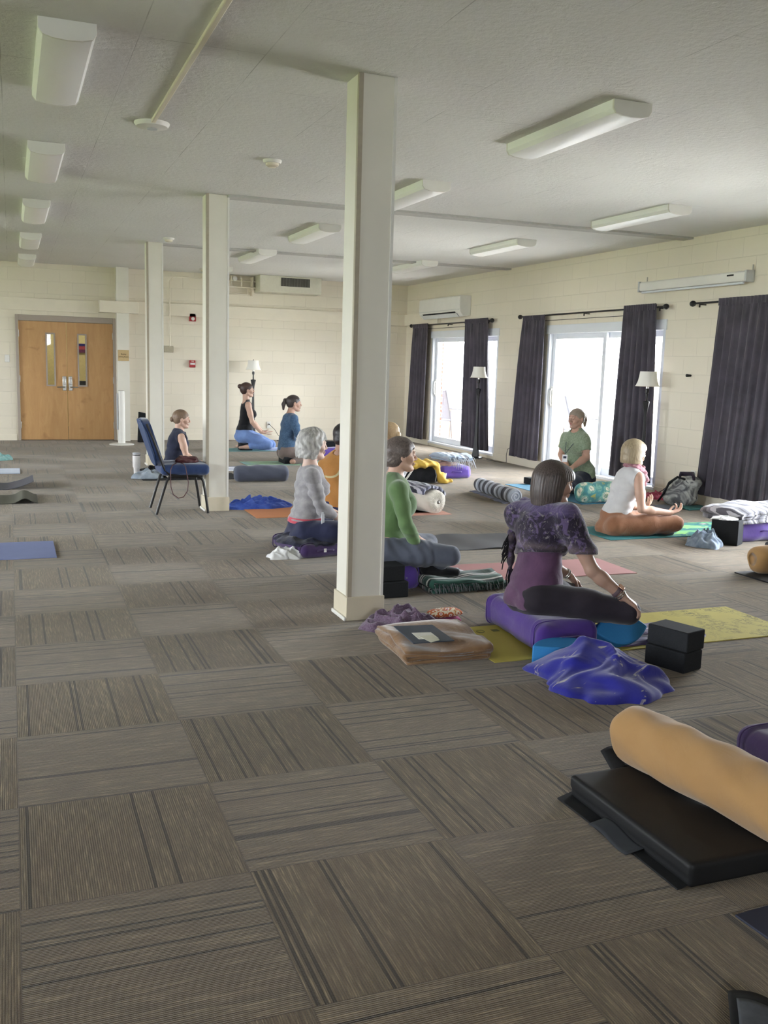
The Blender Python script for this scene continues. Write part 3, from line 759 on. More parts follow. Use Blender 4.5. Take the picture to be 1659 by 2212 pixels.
# ---- columns
def column(y, label, x0=1.72, wdt=.205, guard=True, base=True):
    r = thing('column', label, 'column', (x0+wdt/2, y+wdt/2, 0), group='square columns down the room')
    obj('shaft', M().b2((x0, y, .0), (x0+wdt, y+wdt, ZC)), m_colp, r, world=True, bevel=.002)
    if base:
        e = .012
        obj('baseboard', M().b2((x0-e, y-e, 0), (x0+wdt+e, y+wdt+e, .135)), plain('column_base', 'd2c7ae', .5, .35, var=.04, sc=9), r, world=True, bevel=.003)
        obj('shoe_moulding', M().b2((x0-e-.014, y-e-.002, 0), (x0-e, y+wdt+e, .022)), m_white, r, world=True, bevel=.005)
    if guard:
        q = .005
        obj('corner_guard', M().prism([(x0-q, y-q), (x0+.02, y-q), (x0+.02, y+.001), (x0+.001, y+.001), (x0+.001, y+.02), (x0-q, y+.02)], .135, ZC), plain('guard_paint', 'aaa08c', .5), r, world=True, smooth=False)
        X1 = x0+wdt
        obj('corner_guard', M().prism([(X1-.012, y-q), (X1+q, y-q), (X1+q, y+.014), (X1-.001, y+.014), (X1-.001, y+.001), (X1-.012, y+.001)], .135, ZC), m_white, r, world=True, smooth=False)
    return r
column(4.935, 'off-white square column nearest the camera, purple scarf heaped at its foot', 1.735)
column(9.0, 'second off-white square column, blue chair standing at its left', 1.712)
column(13.05, 'third off-white square column, behind the blue chair and the woman in a dark vest', 1.70)
column(YB-.205, 'off-white pier at the back wall beside the wooden doors', 1.70, guard=False, base=False)
tag(obj('room_sign', M().b2((1.715, YB-.222, 1.37), (1.895, YB-.206, 1.555)), plain('brass_sign', 'c2a671', .4, .5)), 'brass sign with two lines of lettering on the pier beside the doors', 'sign')
def text(body_, loc, size, mat, parent, rot, name='lettering'):
    cu = bpy.data.curves.new(name, 'FONT'); cu.body = body_; cu.size = size; cu.align_x = 'CENTER'; cu.align_y = 'CENTER'; cu.extrude = .0006
    tmp = bpy.data.objects.new('t', cu); COL.objects.link(tmp); dg = bpy.context.evaluated_depsgraph_get(); dg.update()
    me = bpy.data.meshes.new_from_object(tmp.evaluated_get(dg)); bpy.data.objects.remove(tmp)
    me.materials.clear(); me.materials.append(mat)
    o = bpy.data.objects.new(name, me); COL.objects.link(o)
    mw = Matrix.Translation(Vector(loc)) @ rot.to_4x4()
    if parent:
        o.parent = parent; mw = Matrix.Translation(-Vector(parent.location)) @ mw
    o.matrix_local = mw; return o
from mathutils import Euler
sg_ = bpy.data.objects['room_sign']
m_ink = plain('dark_ink', '3a2f22', .6, bump=0)
RB = Euler((pi/2, 0, 0)).to_matrix()
text('Sunny', (1.805, YB-.224, 1.485), .038, m_ink, sg_, RB); text('Dining Room', (1.805, YB-.224, 1.44), .03, m_ink, sg_, RB)

# ---- ceiling fixtures
m_lens = plain('prismatic_lens', 'f6f7f5', .35, .4, var=.01, sc=90, bump=.12, bd=.002)
def fixture():
    r = thing('ceiling_light', 'x', 'ceiling light', (0, 0, ZC))
    L, w, d = 1.25, .125, .085
    pr = [(-w, 0), (-w, -.045), (-w+.018, -.07), (-w*.5, -d+.004), (0, -d), (w*.5, -d+.004), (w-.018, -.07), (w, -.045), (w, 0)]
    obj('diffuser', M().prism([(x, z) for x, z in pr], .016, L-.016, 1), m_lens, r, smooth=True, angle=30)
    for y in (0, L-.016):
        obj('end_cap', M().prism([(x*1.02, z*1.03) for x, z in pr], y, y+.016, 1), m_white, r, bevel=.002)
    return r
fx0 = fixture(); first = True
rows = [(.285, (4.80, 7.49, 10.22, 13.0, 15.75), 'left row'), (3.29, (4.74, 7.40, 10.22, 12.95, 15.7), 'middle row'), (5.66, (7.33, 10.1, 12.88), 'row by the windows')]
ordw = {5: ['nearest', 'second nearest', 'third', 'fourth', 'farthest'], 3: ['nearest', 'middle', 'farthest']}
for x, ys_, nm in rows:
    for y, w_ in zip(ys_, ordw[len(ys_)]):
        lb = 'long white wraparound ceiling light, unlit, %s of the %s' % (w_, nm)
        if first: fx0.location = (x, y, ZC); fx0['label'] = lb; fx0['group'] = 'wraparound ceiling lights'; first = False
        else: dup(fx0, (x, y, ZC), None, lb, 'wraparound ceiling lights')
r = thing('access_point', 'round white wireless access point at the end of the ceiling conduit', 'access point', (.895, 6.56, ZC))
obj('dome', M().lathe([(.112, ZC), (.112, ZC-.008), (.1, ZC-.026), (.06, ZC-.036), (.001, ZC-.038)], (.895, 6.56, 0), 40), m_white, r, world=True)
obj('status_ring', M().lathe([(.034, ZC-.0365), (.034, ZC-.0405), (.026, ZC-.0405)], (.895, 6.56, 0), 30), plain('ring_grey', 'b4b8be', .4), r, world=True)
tag(obj('ceiling_conduit', M().b2((.875, YF, ZC-.022), (.905, 6.47, ZC-.0)), m_cream, bevel=.005), 'cream surface conduit running along the ceiling to the access point', 'conduit')
def smoke(x, y, lb):
    r = thing('smoke_detector', lb, 'smoke detector', (x, y, ZC), group='smoke detectors on the ceiling')
    obj('base', M().lathe([(.07, ZC), (.07, ZC-.012), (.062, ZC-.024)], (x, y, 0), 28), m_white, r, world=True)
    obj('sensor_cap', M().lathe([(.05, ZC-.024), (.048, ZC-.04), (.03, ZC-.052), (.001, ZC-.054)], (x, y, 0), 28), m_cream, r, world=True)
    obj('vent_ring', M().lathe([(.036, ZC-.0445), (.034, ZC-.05), (.030, ZC-.05)], (x, y, 0), 28), m_black, r, world=True)
smoke(1.88, 7.29, 'cream smoke detector on the ceiling left of the nearest column'); smoke(1.90, 12.5, 'cream smoke detector on the ceiling above the third column')
smoke(3.05, 16.3, 'cream smoke detector on the ceiling near the duct box')

# ---- back wall equipment
r = thing('air_handler_box', 'cream boxed air handler with a dark grille under the ceiling at the back wall', 'air handler', (4.7, YB, ZC))
obj('cabinet', M().b2((4.12, YB-.42, 2.64), (5.25, YB, ZC)), plain('handler_paint', 'cdc9b6', .5, var=.03), r, world=True, bevel=.006)
g0, g1 = 4.50, 5.03
obj('grille_recess', M().b2((g0, YB-.428, 2.755), (g1, YB-.42, 2.90)), plain('grille_dark', '3b3a33', .6), r, world=True)
mg = M()
for k in range(26): mg.b2((g0+.008+k*.0205, YB-.434, 2.76), (g0+.013+k*.0205, YB-.427, 2.895))
obj('grille_fins', mg, plain('fin_grey', '8c8a80', .5), r, world=True)
r = thing('pipe_manifold', 'cream painted pipes with a round gauge left of the boxed air handler', 'pipes', (3.9, YB, 2.7))
pm = M()
for pts in ([(3.55, YB-.1, 2.83), (4.12, YB-.1, 2.83)], [(3.55, YB-.12, 2.72), (4.12, YB-.12, 2.72)], [(3.55, YB-.1, 2.6), (3.98, YB-.1, 2.6), (3.98, YB-.1, 2.74)], [(3.68, YB-.12, 2.72), (3.68, YB-.12, 2.9)], [(3.86, YB-.12, 2.72), (3.86, YB-.12, 2.86)]):
    pm.tube(pts, .013, 8)
obj('pipes', pm, m_cream, r, world=True)
for x in (3.6, 4.05): obj('pipe_bracket', M().b2((x, YB-.13, 2.58), (x+.02, YB, 2.9)), m_cream, r, world=True)
obj('gauge', M().cyl((3.74, YB-.15, 2.86), (3.74, YB-.1, 2.86), .04, n=20), m_white, r, world=True); obj('valve', M().cyl((3.6, YB-.16, 2.74), (3.6, YB-.1, 2.74), .028, n=12), m_black, r, world=True)
def wallbox(name, lb, cat, x, z, w, h, d, mat, y=YB):
    return tag(obj(name, M().b2((x-w/2, y-d, z-h/2), (x+w/2, y, z+h/2)), mat, bevel=.006), lb, cat)
m_red = plain('alarm_red', 'a8262b', .4, .4, var=.02, bump=0)
s_ = thing('fire_alarm_strobe', 'red fire alarm strobe high on the back wall', 'fire alarm', (3.01, YB, 2.09))
obj('housing', M().b2((2.95, YB-.05, 2.09), (3.07, YB, 2.23)), m_red, s_, world=True, bevel=.008)
obj('strobe_lens', M().lathe([(.001, .0), (.032, .01), (.03, .03), (.001, .038)][::-1], n=16).tf(rot=rotx(pi/2), loc=(3.012, YB-.05, 2.135)), plain('lens_clear', 'd8d2cc', .2), s_, world=True)
s_ = thing('fire_alarm_pull_station', 'red and white fire alarm pull station below the strobe', 'fire alarm', (3.01, YB, 1.29))
obj('housing', M().b2((2.955, YB-.045, 1.29), (3.06, YB, 1.415)), m_red, s_, world=True, bevel=.006)
obj('pull_bar', M().b2((2.965, YB-.06, 1.335), (3.05, YB-.04, 1.37)), plain('pull_white', 'dcd8d6', .4), s_, world=True, bevel=.004)
text('FIRE', (3.008, YB-.0465, 1.395), .026, m_white, s_, RB)
cd = M().tube([(2.61, YB-.02, 1.63), (2.61, YB-.02, 2.155)], .011, 8)
s_ = thing('wall_conduit', 'cream conduit bending down the back wall to a switch box', 'conduit', (2.61, YB, 1.6))
obj('conduit', M().tube([(2.61, YB-.06, 1.63)]+[(2.61, YB-.06, 2.72)]+[(2.61+.12*(1-cos(a)), YB-.06, 2.72+.12*sin(a)) for a in np.linspace(.2, pi/2, 7)]+[(3.45, YB-.06, 2.84)], .011, 8), m_cream, s_, world=True)
obj('switch_box', M().b2((2.51, YB-.07, 1.54), (2.67, YB, 1.65)), plain('box_grey', 'a8a08a', .5), s_, world=True, bevel=.004)
wallbox('light_switch', 'white rocker light switch left of the wooden doors', 'switch', -.045, 1.36, .075, .12, .012, m_white)
def outlet(p, axis, lb, cord=None):
    s_ = thing('wall_outlet', lb, 'outlet', p)
    if axis == 'x': obj('cover_plate', M().b2((p[0]-.012, p[1]-.036, p[2]-.058), (p[0], p[1]+.036, p[2]+.058)), m_white, s_, world=True, bevel=.003)
    else: obj('cover_plate', M().b2((p[0]-.036, p[1]-.012, p[2]-.058), (p[0]+.036, p[1], p[2]+.058)), m_white, s_, world=True, bevel=.003)
    if cord is not None:
        c_ = thing('power_cord', cord[0], 'cord', p)
        q = V(*p)+(V(-.02, 0, .01) if axis == 'x' else V(0, -.02, .01)); dd = V(-.035, 0, 0) if axis == 'x' else V(0, -.035, 0)
        obj('plug', M().cyl(q, q+dd, .014, .009, 10), m_black, c_, world=True)
        obj('cord', M().tube([q+dd*.9]+[V(*w_) for w_ in cord[1]], .0045, 7), m_black, c_, world=True)
outlet((XW, 12.72, .25), 'x', 'outlet on the side wall between the two far doors', ('black lamp cord dropping from the outlet between the far doors', [(7.02, 12.8, .22), (7.03, 12.85, .12), (7.02, 12.82, .015), (6.97, 12.9, .006), (6.95, 13.2, .006), (6.98, 13.4, .006)]))
outlet((XW, 8.62, .305), 'x', 'outlet on the side wall above the grey backpack', ('black lamp cord curving from the outlet above the backpack', [(7.0, 8.72, .3), (6.99, 8.85, .2), (6.98, 9.0, .09), (6.97, 9.1, .04), (6.95, 9.14, .01)]))
outlet((4.41, YB, .28), 'y', 'outlet low on the back wall right of the kneeling woman in black', ('thin grey cord hanging from the outlet on the back wall', [(4.5, 17.07, .2), (4.56, 17.06, .1), (4.66, 17.05, .03), (4.75, 16.9, .008), (4.5, 16.9, .008)]))
tag(obj('door_stop', M().cyl((XW-.06, 8.8, 1.413), (XW, 8.8, 1.413), .016, .012, 14), m_dark), 'small dark peg on the side wall between lamp and curtain', 'peg')

# mini split
s_ = thing('wall_air_conditioner', 'white wall-mounted air conditioner above the far curtains', 'air conditioner', (XW, 15.25, 2.27))
pr = [(XW-.0, 2.27), (XW-.14, 2.27), (XW-.2, 2.33), (XW-.215, 2.42), (XW-.21, 2.585), (XW-.18, 2.60), (XW, 2.60)]
hm = M().prism([(x, z) for x, z in pr], 14.42, 16.1, 1)
obj('casing', hm, m_white, s_, world=True, bevel=.012, bseg=3)
obj('air_flap', M().prism([(XW-.146, 2.262), (XW-.198, 2.318), (XW-.202, 2.31), (XW-.15, 2.252)], 14.55, 16.0, 1), plain('flap_grey', 'bfc1c0', .4), s_, world=True)
obj('outlet_slot', M().prism([(XW-.15, 2.266), (XW-.204, 2.338), (XW-.200, 2.342), (XW-.146, 2.272)], 14.6, 15.95, 1), m_dark, s_, world=True)
obj('panel_groove', M().b2((XW-.219, 14.43, 2.37), (XW-.206, 16.09, 2.376)), plain('flap_grey', 'bfc1c0', .4), s_, world=True)
# projection screen case
s_ = thing('projection_screen_case', 'long white roll-up screen case on the side wall above the curtain rods', 'screen case', (XW, 8.83, 2.38))
obj('case', M().prism([(XW-.0, 2.385), (XW-.095, 2.385), (XW-.105, 2.40), (XW-.105, 2.475), (XW-.09, 2.49), (XW-.0, 2.49)], 7.95, 9.72, 1), m_white, s_, world=True, bevel=.004)
obj('pull_bar', M().cyl((XW-.075, 8.0, 2.37), (XW-.075, 9.7, 2.37), .013, n=12), m_alu, s_, world=True)
obj('badge', M().b2((XW-.108, 8.12, 2.445), (XW-.104, 8.22, 2.462)), m_black, s_, world=True)
for y in (7.93, 9.72): obj('end_cap', M().b2((XW-.11, y, 2.375), (XW, y+.03, 2.495)), plain('flap_grey', 'bfc1c0', .4), s_, world=True, bevel=.006)
for y in (7.93, 9.68): obj('hook', M().b2((XW-.03, y, 2.49), (XW-.02, y+.012, 2.55)), m_metal, s_, world=True)

# ---- curtains
m_curt = fabric('taupe_curtain', '55505a', '454149', 3, 700, .85, .2, .12, 5)  # bluish lens flare over the nearer curtains is partly mixed into this colour
CX = XW-.085
def curtain(ya, yb, yla, ylb, zt, zb, lb, ph=0., nf=7):
    nu, nv = 150, 44; P = np.zeros((nu, nv, 3))
    u = np.linspace(0, 1, nu)[:, None]; v = np.linspace(0, 1, nv)[None, :]
    y0 = ya+(yla-ya)*v; y1 = yb+(ylb-yb)*v
    P[..., 1] = y0+(y1-y0)*(u+.008*np.sin(2*pi*nf*u*2+ph)*v)
    a = .010+.015*np.clip(v*3, 0, 1)
    P[..., 0] = CX-.005-a*np.sin(2*pi*nf*u+ph+.9*np.sin(3*u+ph)+.5*v)-.012*np.sin(2*pi*nf*.43*u+ph*2)*v - .008*np.sin(2*pi*nf*2.3*u)*(1-np.clip(v*6, 0, 1))
    P[..., 2] = zt+(zb-zt)*v+.006*np.sin(2*pi*nf*u+ph)*(v > .97)+.008*np.abs(np.sin(2*pi*nf*1.7*u))*(v < .02)
    r = thing('curtain', lb, 'curtain', (CX, (ya+yb)/2, zb), group='dark taupe curtains on the side wall')
    obj('panel', M().grid(P[::-1], .004), m_curt, r, world=True, angle=180)
    hdr = np.array([[[CX-.016-.006*sin(2*pi*nf*2.3*uu), ya+(yb-ya)*uu, zt-.06+.075*k] for k in (0, .5, 1)] for uu in np.linspace(0, 1, 90)])
    obj('rod_pocket', M().grid(hdr[::-1], .004), m_curt, r, world=True, angle=180)
curtain(15.93, 16.64, 15.98, 16.80, 2.175, .10, 'dark taupe curtain nearest the far corner', .3, 6)
curtain(13.60, 14.42, 13.42, 14.36, 2.195, .13, 'dark taupe curtain right of the far glass door, behind a floor lamp', 1.2, 7)
curtain(11.88, 12.50, 11.93, 12.66, 2.18, .13, 'dark taupe curtain left of the middle glass door', 2.1, 6)
curtain(9.38, 10.02, 9.28, 10.12, 2.215, .14, 'dark taupe curtain right of the middle glass door, behind a floor lamp', 3.3, 6)
curtain(7.25, 8.33, 7.40, 8.48, 2.215, .13, 'wide dark taupe curtain at the right edge', 4.4, 9)
def rod(ya, yb, z, lb):
    r = thing('curtain_rod', lb, 'curtain rod', (CX, (ya+yb)/2, z), group='curtain rods on the side wall')
    obj('rod', M().cyl((CX, ya, z), (CX, yb, z), .011, n=12), m_black, r, world=True)
    for y in (ya, yb):
        d = -1 if y == ya else 1
        obj('finial', M().lathe([(.002, 0), (.012, .004), (.014, .02), (.03, .034), (.034, .055), (.028, .075), (.01, .088), (.001, .09)], n=18).tf(rot=rotx(-d*pi/2), loc=(CX, y, z)), m_black, r, world=True)
    for y in (ya+.06, (ya+yb)/2, yb-.06): obj('bracket', M().b2((CX, y-.006, z-.02), (XW, y+.006, z-.008)).b2((CX-.004, y-.006, z-.045), (CX+.008, y+.006, z)), m_black, r, world=True)
rod(13.54, 16.68, 2.165, 'black curtain rod over the far glass door'); rod(9.27, 12.55, 2.185, 'black curtain rod over the middle glass door'); rod(5.1, 8.70, 2.195, 'black curtain rod over the glass door at the right edge')
tag(obj('curtain_wire', M().cyl((XW-.03, 9.6, 2.115), (XW-.03, 12.2, 2.115), .004, n=6), m_black), 'thin dark wire stretched above the middle glass door', 'wire')
tag(obj('curtain_wire', M().cyl((XW-.03, 13.8, 2.10), (XW-.03, 16.1, 2.10), .004, n=6), m_black), 'thin dark wire stretched above the far glass door', 'wire')

# ---- floor lamps
def lamp(x, y, lb, h=1.40, slope=1.):
    r = thing('floor_lamp', lb, 'floor lamp', (x, y, 0), group='dark floor lamps with white shades')
    obj('base', M().lathe([(.125, 0), (.125, .02), (.1, .032), (.075, .036)], (x, y, 0), 4, None).tf(loc=(0, 0, 0)), m_black, r, world=True, smooth=False, bevel=.006)
    prof = [(.072, .03), (.06, .1), (.047, .2), (.037, .35), (.026, .6), (.02, .85), (.021, .93), (.028, 1.0), (.042, 1.06), (.05, 1.10), (.03, 1.104), (.016, 1.11)]
    obj('pole', M().lathe(prof, (x, y, 0), 4), m_black, r, world=True, smooth=False, bevel=.004)
    obj('stem', M().lathe([(.012, 1.10), (.012, 1.19), (.022, 1.2), (.022, 1.24), (.012, 1.25), (.012, 1.44), (.004, 1.46)], (x, y, 0), 14), m_black, r, world=True)
    obj('socket', M().cyl((x, y, 1.25), (x, y, 1.31), .018, n=14), m_metal, r, world=True)
    sh = [(.135, 1.275), (.131, 1.285), (.112, 1.33), (.100, 1.38), (.094, 1.43), (.092, 1.445)]
    v = [(a-.004, b) for a, b in sh[::-1]]
    mm = M(); pr = sh+v; n = 36; a = np.linspace(0, 2*pi, n, endpoint=False)
    vs = np.concatenate([np.stack([x+R_*np.cos(a), y+R_*np.sin(a), np.full(n, z)], 1) for R_, z in pr]); k = len(pr)
    mm.add(vs, [(i*n+j, i*n+(j+1) % n, ((i+1) % k)*n+(j+1) % n, ((i+1) % k)*n+j) for i in range(k) for j in range(n)])
    ts = NT('lamp_shade_cloth', .8, .1); ts.col('e8e6de'); ts.b.inputs['Transmission Weight'].default_value = .0
    obj('lamp_shade', mm, plain('shade_cloth', 'e9e7de', .85, var=.01, sc=200), r, world=True)
    obj('shade_trim', M().tube([(x+.136*cos(b), y+.136*sin(b), 1.277) for b in np.linspace(0, 2*pi, 37)], .0035, 6), m_cream, r, world=True)
    return r
lamp(4.05, 16.9, 'floor lamp with white shade at the back wall, behind the kneeling woman in black')
lamp(6.86, 13.55, 'floor lamp with white shade in front of the far curtain')
lamp(6.86, 9.25, 'floor lamp with white shade behind the woman in the white top')
s_ = thing('tower_fan', 'tall slim white column standing on a flat round base beside the doors', 'tower fan', (1.69, 16.3, 0))
obj('body', M().lathe([(.058, .015), (.06, .05), (.06, .86), (.052, .885), (.02, .895)], (1.69, 16.3, 0), 26), m_white, s_, world=True)
obj('base', M().lathe([(.2, 0), (.2, .01), (.17, .02), (.05, .03)], (1.69, 16.3, 0), 36), m_white, s_, world=True)
obj('grille', M().b2((1.615, 16.26, .25), (1.635, 16.33, .84)), plain('fan_grey', 'b9bcc0', .5), s_, world=True)
tag(obj('music_stand_case', M().prism([(2.0, 0), (2.13, 0), (2.135, .5), (2.02, .52)], 16.7, 16.78, 1), m_dark, bevel=.01), 'tall black case standing against the back wall, just left of the third column', 'case')

# ---- outside, seen through the glass
m_conc = plain('patio_concrete', 'c9c6bf', .9, .1, var=.05, sc=4)
struct('trim_patio', M().b2((XW+.2, -6, -.15), (40, 40, -.02)), m_conc, label='pale concrete patio outside the glass doors')
struct('trim_lawn', M().b2((-40, -30, -.2), (XL-.2, 45, -.1)), plain('lawn', '7c8a55', .9), label='lawn outside the left windows')
def bricks():
    t = NT('red_brick', .85, .2); co = t.world(); p = t.sep(co)
    nd = t.n('ShaderNodeTexBrick'); t.set(nd.inputs['Vector'], t.comb(t.math('ADD', p[0], p[1]), p[2], 0.))
    for k, q in (('Scale', 1.), ('Mortar Size', .008), ('Brick Width', .21), ('Row Height', .072)): nd.inputs[k].default_value = q
    nd.inputs['Color1'].default_value = lin('9c5343'); nd.inputs['Color2'].default_value = lin('86463a'); nd.inputs['Mortar'].default_value = lin('cfc8bd')
    t.set(t.b.inputs['Base Color'], nd.outputs['Color']); return t.m
tag(obj('brick_pier', M().b2((7.40, 16.25, -.02), (7.48, 16.7, 3.0)), bricks()), 'red brick pier outside the far glass door', 'brick pier')
m_pine = plain('porch_pine', 'c8a06a', .7, .2, var=.12, sc=9)
m_grey = plain('weathered_wood', '9c8a78', .8, .2, var=.12, sc=9)
def post(x, y, w_, lb, m_):
    tag(obj('porch_post', M().b2((x-w_/2, y-w_/2, -.02), (x+w_/2, y+w_/2, 3.2)), m_, bevel=.006), lb, 'post', 'porch posts outside the glass doors')
post(8.5, 18.05, .18, 'golden timber porch post outside the far glass door', m_pine)
post(9.6, 15.6, .16, 'weathered timber porch post between the far and middle glass doors', m_grey); post(8.35, 13.62, .14, 'weathered timber porch post seen at the left of the middle glass door', m_grey)
tag(obj('porch_beam', M().b2((8.4, 8, 2.45), (8.6, 18, 2.7)), m_pine), 'golden timber beam along the top of the porch', 'beam')
def patio_chair(x, y, rz, lb):
    r = thing('patio_chair', lb, 'patio chair', (x, y, -.02), rz)
    ms = plain('patio_mesh', '6e7486', .7, var=.2, sc=150); mf = plain('patio_frame', '3d3f4a', .5)
    obj('seat', M().b2((-.26, -.25, .4), (.26, .25, .43)), ms, r); obj('backrest', M().b2((-.26, .24, .45), (.26, .27, 1.0)).tf(fn=lambda v: v+np.stack([0*v[:, 0], (v[:, 2]-.45)*.22, 0*v[:, 0]], 1)), ms, r)
    for sx in (-.27, .27):
        obj('arm', M().tube([(sx, -.25, 0), (sx, -.26, .62), (sx, .3, .66)], .014, 8), mf, r); obj('leg', M().tube([(sx, .2, 0), (sx, .27, .5), (sx, .42, 1.02)], .014, 8), mf, r)
p_ = onx(968, 905, 8.0)
patio_chair(8.05, float(p_[1]), 1.9, 'grey mesh patio chair outside the far glass door')
patio_chair(9.3, 14.3, 1.3, 'grey mesh patio chair outside the middle glass door')
def tree(x, y, h, lb, seed):
    rr = random.Random(seed); r = thing('bare_tree', lb, 'tree', (x, y, -.05))
    mt = plain('bark', '8d8578', .9, var=.2, sc=12)
    tr_ = M(); pts = [V(x+rr.uniform(-.1, .1)*k, y+rr.uniform(-.1, .1)*k, h*k/6) for k in range(7)]; tr_.tube(pts, [.16-.018*k for k in range(7)], 8); obj('trunk', tr_, mt, r, world=True)
    br = M()
    for k in range(46):
        b0 = pts[rr.randint(1, 6)]; a = rr.uniform(0, 6.28); L = rr.uniform(.6, 2.0); e = b0+V(cos(a)*L, sin(a)*L, rr.uniform(.2, 1.4)); md = (b0+e)/2+V(0, 0, .15)
        br.tube([b0, md, e], [.035, .022, .006], 5)
        for q in range(3): br.tube([md, md+V(rr.uniform(-.6, .6), rr.uniform(-.6, .6), rr.uniform(.1, .7))], [.012, .004], 4)
    obj('branches', br, mt, r, world=True)
tree(15.5, 20.5, 7, 'bare tree standing outside the middle glass door', 3); tree(19, 27, 8, 'bare tree farther away outside the middle glass door', 5)

# ---- light
w = bpy.data.worlds.new('sky'); scene.world = w; w.use_nodes = True
bg = w.node_tree.nodes['Background']; bg.inputs[0].default_value = (.93, .945, .99, 1); bg.inputs[1].default_value = SKY
def portal(name, loc, rot, sx, sy):
    l = bpy.data.lights.new(name, 'AREA'); l.shape = 'RECTANGLE'; l.size = sx; l.size_y = sy
    l.cycles.is_portal = True
    o = bpy.data.objects.new(name, l); COL.objects.link(o); o.location = loc; o.rotation_euler = rot
for a, b in DOORS: portal('daylight_portal', (XW+.22, (a+b)/2, 1.0), (0, pi/2, 0), 2.0, b-a)
for a, b in LWIN: portal('daylight_portal', (XL-.22, (a+b)/2, 1.52), (0, -pi/2, 0), 1.6, b-a)
portal('daylight_portal', (0, YF-.22, (FZ0+FZ1)/2), (pi/2, 0, 0), FW1-FW0, FZ1-FZ0)
scene.cycles.max_bounces = 10; scene.cycles.diffuse_bounces = 6; scene.cycles.transparent_max_bounces = 16
scene.cycles.sample_clamp_indirect = 8
vs_ = scene.view_settings; vs_.view_transform = 'Standard'; vs_.look = 'None'; vs_.gamma = 1; vs_.exposure = EXPO; vs_.use_curve_mapping = False
# ================================================================== the people
sk_fair = skinmat('skin_fair', 'cda893'); sk_warm = skinmat('skin_warm', 'b9937f'); sk_tan = skinmat('skin_tan', 'a78572'); sk_pale = skinmat('skin_pale', 'd6b9a9')
UPV = V(0, 0, 1)

